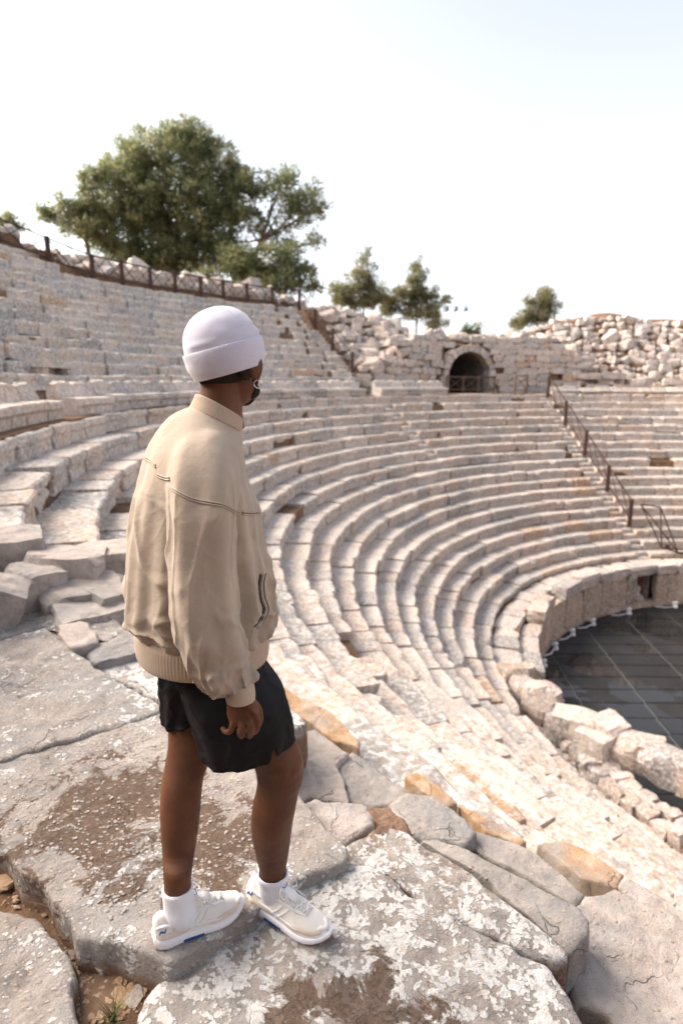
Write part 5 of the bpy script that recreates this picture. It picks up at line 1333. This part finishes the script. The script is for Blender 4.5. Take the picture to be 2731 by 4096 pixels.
# sleeves
def sleeve(path, hw, fold_seed, name, NA_=150, NL=170):
    P_ = [Vector(q) for q in spline([tuple(p) for p in path], NL)]; H_ = [h[0] for h in spline([(h,) for h in hw], NL)]
    rg = []; t0 = (P_[1] - P_[0]).normalized(); nrm = Vector((1, 0, 0)); nrm = (nrm - t0 * nrm.dot(t0)).normalized()
    for i, p in enumerate(P_):
        t = (P_[min(i + 1, NL - 1)] - P_[max(i - 1, 0)]).normalized(); nrm = (nrm - t * nrm.dot(t)).normalized(); b_ = t.cross(nrm); s_ = i / (NL - 1); ring = []
        for k in range(NA_):
            a = 2 * PI * k / NA_; ca, sa = math.cos(a), math.sin(a)
            lo_ = min(max((s_ - .55) / .4, 0), 1)
            d = 0.008 * rnd_noise((ca * 1.2, sa * 1.2, s_ * 3.5), 1.3, fold_seed)
            g_ = rnd_noise((ca * 1.3 + s_ * 2.2, sa * 1.3, s_ * 4.5 + ca * 0.9), 1.35, fold_seed + 2); d += 0.011 * (1 - abs(g_) / .17 if abs(g_) < .17 else 0) * (.45 + lo_)
            d += lo_ * 0.007 * math.sin(s_ * 44 + 2.4 * ca + 3 * rnd_noise((ca, sa, s_ * 5), 1.3, 6)) * (0.4 + 0.6 * rnd_noise((ca * 2, sa * 2, s_ * 6), 1, 9)) * (1 if s_ < .95 else .3)
            d += (1 - lo_) * 0.004 * math.sin(5 * a + 5 * s_ + fold_seed) * min(1, s_ * 4)
            ring.append(p + (nrm * ca + b_ * sa) * (H_[i] + d))
        rg.append(ring)
    jac_geo.append(loft_geo(rg, True, True))
spath = [(474, 1015, 1.50), (470, 1050, 1.435), (467, 1110, 1.375), (466, 1200, 1.345), (466, 1300, 1.335), (470, 1390, 1.33), (480, 1455, 1.33), (499, 1510, 1.345), (520, 1545, 1.34), (540, 1567, 1.337), (549, 1582, 1.335)]
shw = [40, 66, 77, 78, 77, 77, 76, 71, 60, 44, 36]
SP = [MP(*q) for q in spath]; SW = [h * mpp(p) for h, p in zip(shw, SP)]
sleeve(SP, SW, 21, 'sleeve')
sl2p = [lsh + Vector((0.03, -0.07, 0.02)), lsh + Vector((0.0, -0.01, -.03)), lsh + Vector((-0.005, 0.01, -.15)), lsh + Vector((0.01, 0.01, -.32)), lsh + Vector((0.01, 0, -.44)), lsh + Vector((0.02, 0, -.49)), lsh + Vector((.02, 0, -.50))]
sleeve(sl2p, [.05, .078, .085, .085, .078, .05, .042], 33, 'sleeve', 90, 90)
jk = remeshed('jacket', jac_geo, 0.0040, M['jacket'], man, 1)
# yoke: the cloth runs smoothly from collar to sleeve above the seam
zs0, zs1 = MP(470, 1120, 1.40).z, MP(470, 1060, 1.40).z
vg = jk.vertex_groups.new(name='yoke')
for q in jk.data.vertices:
    w_ = min(max((q.co.z - zs0) / (zs1 - zs0), 0), 1)
    if w_ > 0: vg.add([q.index], w_, 'REPLACE')
jk.data.update()
nrms = [q.normal.copy() for q in jk.data.vertices]; cos_ = []
for q, nq in zip(jk.data.vertices, nrms):
    p = q.co; lowk = min(max((1.30 - p.z) / 0.25, 0), 1)
    arm_ = 1 if p.y < 1.47 else 0
    if arm_: c_ = (p.x * 7 + p.z * 2.0, p.y * 5, p.z * 6 - p.x * 3)
    else: c_ = (p.x * 10, p.y * 10, p.z * 1.8)
    d = 0
    for i_, (sc, am) in enumerate(((0.55, 0.009), (1.1, 0.0055), (2.1, 0.0022))):
        g_ = noise.noise(Vector(c_) * sc + Vector((3.1 * i_, 1.7, 5.0 * i_))); d += am * (max(0, 1 - abs(g_) / 0.16) - 0.35)
    k_ = 0.25 + 0.75 * lowk if not arm_ else 0.35 + 0.75 * min(max((1.12 - p.z) / 0.25, 0), 1)
    cos_ += list(p + nq * d * k_ * (1 if p.z < 1.42 else 0.4))
jk.data.vertices.foreach_set('co', cos_); jk.data.update()
sm_ = jk.modifiers.new('s', 'SMOOTH'); sm_.vertex_group = 'yoke'; sm_.iterations = 70; sm_.factor = 0.6
bpy.context.view_layer.update(); me_ = bpy.data.meshes.new_from_object(jk.evaluated_get(bpy.context.evaluated_depsgraph_get())); jk.modifiers.clear(); jk.data = me_; mchild(jk)
# cuff of the near sleeve, rolled knit
ck = [Vector(q) for q in spline([tuple(MP(*q)) for q in ((546, 1572, 1.336), (550, 1585, YW), (552, 1597, YW), (553, 1608, YW))], 14)]
cv, cf = tube_geo(ck, [interp(i / 13, [(0, .036), (.2, .0385), (.7, .0375), (.95, .036), (1, .033)]) for i in range(14)], 72, False)
cu = mchild(mesh_obj('cuff', cv, cf, M['ribknit'], man, True))
bpy.context.view_layer.update()
def caster(objs):
    Ts = [(BVHTree.FromObject(o, bpy.context.evaluated_depsgraph_get()), Vector(o.matrix_world.translation)) for o in objs]
    def f(u, v):
        d = ray(u, v).normalized(); best = None
        for T, L_ in Ts:
            h = T.ray_cast(EYE - L_, d)
            if h[0] is not None and (best is None or h[3] < best[2]): best = (h[0] + L_, h[1] if h[1].dot(d) < 0 else -h[1], h[3])
        return best
    return f
def seam(name, pts, rad, mat, parent, hit, lift=0.001, n=40, off=(0, 0), seg=6):
    P_ = []
    for (u, v) in spline(pts, n):
        h = hit(u + off[0], v + off[1])
        if h: P_.append(h[0] + h[1] * lift)
    if len(P_) < 3: return None
    for _ in range(2): P_ = [P_[0]] + [(P_[i - 1] + P_[i] * 2 + P_[i + 1]) / 4 for i in range(1, len(P_) - 1)] + [P_[-1]]
    vv, ff = tube_geo(P_, rad, seg); o = mesh_obj(name, vv, ff, mat, parent, True)
    o.location = -MO if parent is man else (-MO - parent.location); return o
hit = caster([jk])
for pts in ([(318, 1038), (335, 1050), (346, 1056), (358, 1068)], [(362, 1089), (376, 1095), (390, 1097)], [(389, 1113), (405, 1126), (440, 1144), (480, 1152), (512, 1158), (535, 1170), (550, 1176)], [(556, 1175), (576, 1177), (595, 1175)]):
    seam('piping', pts, .0021, M['jacket'], jk, hit, .0012); seam('piping', pts, .0021, M['jacket'], jk, hit, .0012, off=(0.5, 5.5))
    seam("seam_shadow", pts, .0011, M['seam_shade'], jk, hit, -.0004, off=(0.3, 2.8))  # thin brown tube painted in for the shade of a sunken seam
pk = [(604, 1318), (600, 1345), (603, 1375), (611, 1398), (604, 1420), (590, 1440)]
seam('pocket_welt', pk, .0052, M['jacket'], jk, hit, .001)
seam('pocket_opening', pk, .0017, M['zipdark'], jk, hit, .0006, off=(5.5, -1)); seam('pocket_opening', pk, .0024, M['zipdark'], jk, hit, .0004, off=(-6, 0))

# --- shorts
def shorts_rings(tab, n, notch=None, seed=0, NL=70):
    rg = []
    T_ = spline(tab, NL)
    for i, (v, l, r_, Y, dy) in enumerate(T_):
        c = MP((l + r_) / 2, v, Y); k = mpp(c); hw = (r_ - l) / 2 * k; t = i / (NL - 1); ring = []
        for q in range(n):
            a = 2 * PI * q / n; ca, sa = math.cos(a), math.sin(a)
            f = 0.005 * rnd_noise((ca * 1.4 + t, sa * 1.4, t * 3), 1.5, seed) + 0.004 * math.sin(9 * a + 3 * t + 2 * rnd_noise((ca, sa, t * 2), 1.2, seed + 1)) * t
            g_ = rnd_noise((ca * 1.5 + t * 1.8, sa * 1.5 - t, t * 3.2), 1.5, seed + 4); f += 0.0035 * (1 - abs(g_) / .2 if abs(g_) < .2 else 0)
            p = c + Vector((ca * (hw + f), sa * (hw * dy + f), 0.0))
            p.z += t * (0.010 * math.sin(a + 1.2) + 0.014 * ca)
            if notch:
                da = abs((a - notch + PI) % (2 * PI) - PI); p.z += max(0, 1 - da / 0.11) * 0.055 * max(0, (t - 0.82) / 0.18)
            ring.append(p)
        rg.append(ring)
    inner = [[c_ + (p - c_) * 0.97 + Vector((0, 0, 0.004)) for p in rg[-1]] for c_ in [sum(rg[-1], Vector()) / n]][0]
    ic_ = sum(inner, Vector()) / n; inner2 = [ic_ + (p - ic_) * 0.8 + Vector((0, 0, 0.08)) for p in inner]
    return rg + [inner, inner2]
rt = [(1462, 402, 560, 1.55, 1.05), (1500, 402, 586, 1.54, 1.05), (1530, 404, 606, 1.53, 1.05), (1565, 418, 634, 1.515, 1.0), (1610, 434, 656, 1.50, .95), (1650, 446, 668, 1.495, .90), (1685, 456, 672, 1.495, .88), (1712, 464, 671, 1.495, .86)]
lt_ = [(1455, 380, 520, 1.58, 1.0), (1490, 372, 520, 1.60, 1.0), (1530, 368, 515, 1.62, 1.0), (1570, 370, 508, 1.63, 1.0), (1610, 372, 500, 1.63, .95), (1640, 374, 498, 1.625, .95)]
v, f = loft_geo(shorts_rings(rt, 140, notch=R(-48), seed=51), True, False); sh = mchild(fix_normals(mesh_obj('shorts', v, f, M['shorts'], man, True)))
v, f = loft_geo(shorts_rings(lt_, 120, seed=61), True, False); sh2 = mesh_obj('leg_panel', v, f, M['shorts'], sh, True); fix_normals(sh2)
sh2.location = (0, 0, 0)

# --- socks and shoes
for nm, tab in (('sock', [(2034, 375, 441, yl, 1.0), (2040, 373, 443, yl, 1.0), (2065, 376, 446, yl, 1.0), (2090, 378, 452, yl, 1.0), (2112, 384, 452, yl, .9)]), ('sock', [(2002, 592, 661, yr, 1.0), (2008, 591, 662, yr, 1.0), (2020, 593, 661, yr, 1.0), (2040, 595, 662, yr, 1.0), (2068, 602, 658, yr, .9)])):
    rg = []
    for i, (v_, l, r_, Y, dy) in enumerate(spline(tab, 40)):
        c = MP((l + r_) / 2, v_, Y); hw = (r_ - l) / 2 * mpp(c)
        rg.append([c + Vector((math.cos(2 * PI * q / 96) * (hw + .0006 * math.sin(q * PI / 1.0)), math.sin(2 * PI * q / 96) * hw * dy, 0.0022 * rnd_noise((math.cos(2 * PI * q / 96), math.sin(2 * PI * q / 96), i * .3), 2, 2))) for q in range(96)])
    rg = [[sum(rg[0], Vector()) / 96 + (p - sum(rg[0], Vector()) / 96) * 0.93 for p in rg[0]]] + rg
    vv, ff = loft_geo(rg, False, True); mchild(fix_normals(mesh_obj(nm, vv, ff, M['sock'], man, True)))
def shoe(heel, dirv, L, side, z0):
    """side +1: outer side is local +y"""
    e = empty('shoe', heel - MO, math.atan2(dirv.y, dirv.x), man)
    k = L / 0.30
    # outline half width (outer, inner) along x
    def wid(x, s_):
        t = x / 0.30
        o_ = interp(t, [(0, .020), (.04, .031), (.12, .037), (.3, .036), (.5, .041), (.66, .049), (.78, .048), (.88, .040), (.95, .027), (1.0, .008)])
        i_ = interp(t, [(0, .020), (.04, .031), (.12, .036), (.3, .031), (.5, .033), (.66, .044), (.78, .045), (.88, .038), (.95, .026), (1.0, .008)])
        return (o_ if s_ > 0 else i_) * 1.06
    n = 60
    def sole(name, z_lo, z_hi, grow, mat, x0=0.0, x1=0.30, parent=e):
        top, bot = [], []; pts = []
        xs = [x0 + (x1 - x0) * (0.5 - 0.5 * math.cos(PI * i / (n - 1))) for i in range(n)]
        for x in xs: pts.append((x, side * (wid(x, 1) + grow)))
        for x in reversed(xs): pts.append((x, -side * (wid(x, -1) + grow)))
        if side < 0: pts.reverse()
        rg = []
        for (zt, g) in ((z_lo, -.005), (z_lo, -.001), (z_lo + .004, .0005), ((z_lo + z_hi) / 2, .001), (z_hi - .003, -.0005), (z_hi, -.004), (z_hi, -.012)):
            ring = []
            for (x, y) in pts:
                toe = max(0, (x - .20) / .10) ** 2 * 0.020; hl = max(0, (0.05 - x) / .05) ** 2 * 0.006
                ht = interp(x, [(0, 1.35), (.08, 1.2), (.15, 1.0), (.25, .82), (.30, .70)]) if zt > z_lo + .006 else 1
                ring.append(Vector((x * k + (g if x > .15 else -g) * (1 if x > .27 or x < .03 else 0), (abs(y) + g) * math.copysign(1, y) * k, zt * ht + toe + hl)))
            rg.append(ring)
        vv, ff = loft_geo(rg, True, True); return fix_normals(mesh_obj(name, vv, ff, mat, parent, True))
    # upper
    rg = []; NX = 64; NA_ = 56
    for i in range(NX):
        t = i / (NX - 1); x = 0.004 + 0.292 * (0.5 - 0.5 * math.cos(PI * (0.02 + 0.96 * t)))
        h = interp(x, [(0, .080), (.012, .102), (.03, .106), (.07, .086), (.10, .090), (.125, .112), (.14, .113), (.17, .098), (.21, .080), (.25, .066), (.275, .053), (.29, .040), (.3, .028)])
        toe = max(0, (x - .20) / .10) ** 2 * 0.016
        zb = interp(x, [(0, .026), (.08, .024), (.2, .018), (.3, .016)]) + toe
        ring = []
        for q in range(NA_):
            a = PI * q / (NA_ - 1); ca, sa = math.cos(a), math.sin(a); s_ = 1 if ca > 0 else -1
            w_ = wid(x, s_) - .002
            sq = 0.55 if x > .05 else .6
            lean = interp(sa, [(0, 1.0), (.35, 1.0), (.75, interp(x, [(0, .86), (.1, .80), (.2, .78), (.3, .9)])), (1, interp(x, [(0, .75), (.1, .7), (.2, .72), (.3, .8)]))])
            y = side * math.copysign(abs(ca) ** sq, ca) * w_ * lean
            z = zb + (h - zb) * abs(sa) ** 0.85
            ring.append(Vector((x * k, y * k, z)))
        if side < 0: ring.reverse()
        rg.append(ring)
    V = [p for r_ in rg for p in r_]; Fc = []
    for i in range(NX - 1):
        for q in range(NA_ - 1): Fc.append((i * NA_ + q, i * NA_ + q + 1, (i + 1) * NA_ + q + 1, (i + 1) * NA_ + q))
    Fc.append(tuple(range(NA_))); Fc.append(tuple(reversed(range((NX - 1) * NA_, NX * NA_))))
    up = fix_normals(mesh_obj('upper', V, Fc, M['upper'], e, True))
    sole('outsole', 0.0, 0.007, -.002, M['gum']); sole('midsole', 0.005, 0.030, .002, M['foam'])
    sole('sole_insert', 0.004, 0.016, .0035, M['blue'], .085, .150)
    T = BVHTree.FromPolygons([tuple(p) for p in V], [q for q in Fc if len(q) == 4])
    def srf(x, th):                                        # point on the upper at length x, angle th (0 outer edge, 90 top, 180 inner edge)
        a = R(th); c = Vector((x * k, 0, 0.03)); d = Vector((0, side * math.cos(a), math.sin(a) * 1.0)).normalized()
        h = T.ray_cast(c + d * .3, -d); return (h[0], d) if h[0] is not None else (c + d * .04, d)
    def strip(name, pts, w_, mat, th=.0014, m_=26):
        P_ = [srf(x, t) for x, t in spline(pts, m_)]
        V, Fc = [], []
        for i, (p, nn) in enumerate(P_):
            t = (P_[min(i + 1, m_ - 1)][0] - P_[max(i - 1, 0)][0]).normalized(); b_ = t.cross(nn).normalized(); ww = w_ * min(1, .35 + 3 * min(i, m_ - 1 - i) / m_)
            for s_, o_ in ((-1, -.0012), (-.8, th), (0, th * 1.15), (.8, th), (1, -.0012)): V.append(p + b_ * s_ * ww + nn * o_)
        for i in range(m_ - 1):
            for j in range(4): Fc.append((i * 5 + j, i * 5 + j + 1, (i + 1) * 5 + j + 1, (i + 1) * 5 + j))
        return fix_normals(mesh_obj(name, V, Fc, mat, e, True))
    for sgn in (0, 1):
        A = (lambda t: t) if sgn == 0 else (lambda t: 180 - t)
        strip('heel_overlay', [(.012, A(20)), (.03, A(35)), (.07, A(30)), (.11, A(22))], .011, M['suede'])
        strip('side_stripe', [(.10, A(8)), (.125, A(35)), (.15, A(62))], .0042, M['whitelea'], .002)
        strip('side_stripe', [(.125, A(8)), (.15, A(35)), (.172, A(60))], .0042, M['whitelea'], .002)
        strip('side_stripe', [(.06, A(36)), (.11, A(28)), (.17, A(18)), (.21, A(14))], .0038, M['whitelea'], .0024)
        strip('toe_overlay', [(.17, A(10)), (.215, A(16)), (.25, A(18)), (.28, A(30))], .0085, M['suede'])
        strip('eyestay', [(.115, A(66)), (.15, A(66)), (.19, A(64)), (.225, A(66))], .0055, M['whitelea'], .002)
        strip('collar_lining', [(.006, A(66)), (.03, A(62)), (.06, A(56)), (.09, A(60)), (.115, A(74))], .0050, M['whitelea'], .005)
    strip('heel_mark', [(.014, 44), (.020, 52), (.030, 46), (.036, 56)], .0022, M['blue'], .003, 16)
    strip('toe_cap', [(.268, 40), (.276, 65), (.279, 90), (.276, 115), (.268, 140)], .010, M['upper'], .0018)
    # tongue with its badge
    tg = [Vector((.112 * k, y * side, z)) for y, z in ()]
    rg = []
    for x, z, w_ in ((.185, .094, .014), (.16, .107, .018), (.14, .117, .021), (.125, .128, .023), (.117, .137, .022), (.114, .140, .016)):
        rg.append(ellring(Vector((x * k, 0, z)), Vector((0, w_, 0)), Vector((.0035, 0, .004)), 20))
    vv, ff = loft_geo(rg); fix_normals(mesh_obj('tongue', vv, ff, M['whitelea'], e, True))
    bd = [Vector((.131 * k + dx, dy, .128 - dx * 0.62)) for dx, dy in ((-.012, -.010), (-.012, .010), (.0, .013), (.008, .008), (.008, -.008), (.0, -.013))]
    bd = [p + Vector((.003, 0, .0035)) for p in bd]; vv, ff = tube_geo(bd + [bd[0]], .0012, 6, False); mesh_obj('badge_outline', vv, ff, M['blue'], e, True)
    # laces
    for i in range(5):
        x = .128 + .021 * i; p0, n0 = srf(x, 68); p1, n1 = srf(x + .014, 112); m0, nm_ = srf(x + .007, 90)
        vv, ff = tube_geo([p0 + n0 * .002, m0 + nm_ * .006, p1 + n1 * .002], .0022, 6); mesh_obj('lace', vv, ff, M['whitelea'], e, True)
        p0, n0 = srf(x + .014, 68); p1, n1 = srf(x, 112)
        vv, ff = tube_geo([p0 + n0 * .002, m0 + nm_ * .0075, p1 + n1 * .002], .0022, 6); mesh_obj('lace', vv, ff, M['whitelea'], e, True)
    m0, nm_ = srf(.137, 90)
    for s_, l_ in ((1, .040), (-1, .036)):
        q = [m0 + nm_ * .008, m0 + Vector((-.002, s_ * .014, .018)), m0 + Vector((.006, s_ * l_, .014)), m0 + Vector((.022, s_ * l_ * .9, -.004)), m0 + Vector((.018, s_ * .012, .004))]
        vv, ff = tube_geo([Vector(t) for t in spline([tuple(p) for p in q], 18)], .0019, 6); mesh_obj('lace_loop', vv, ff, M['whitelea'], e, True)
        q = [m0 + nm_ * .008, m0 + Vector((.012, s_ * .016, .006)), m0 + Vector((.030, s_ * .024, -.012)), m0 + Vector((.055, s_ * .034, -.030))]
        vv, ff = tube_geo([Vector(t) for t in spline([tuple(p) for p in q], 14)], .0018, 6); mesh_obj('lace_end', vv, ff, M['whitelea'], e, True)
    return e
shoe(LH, ldir, LL, -1, .05)
shoe(RH_, rdir, RL, -1, 0.0)
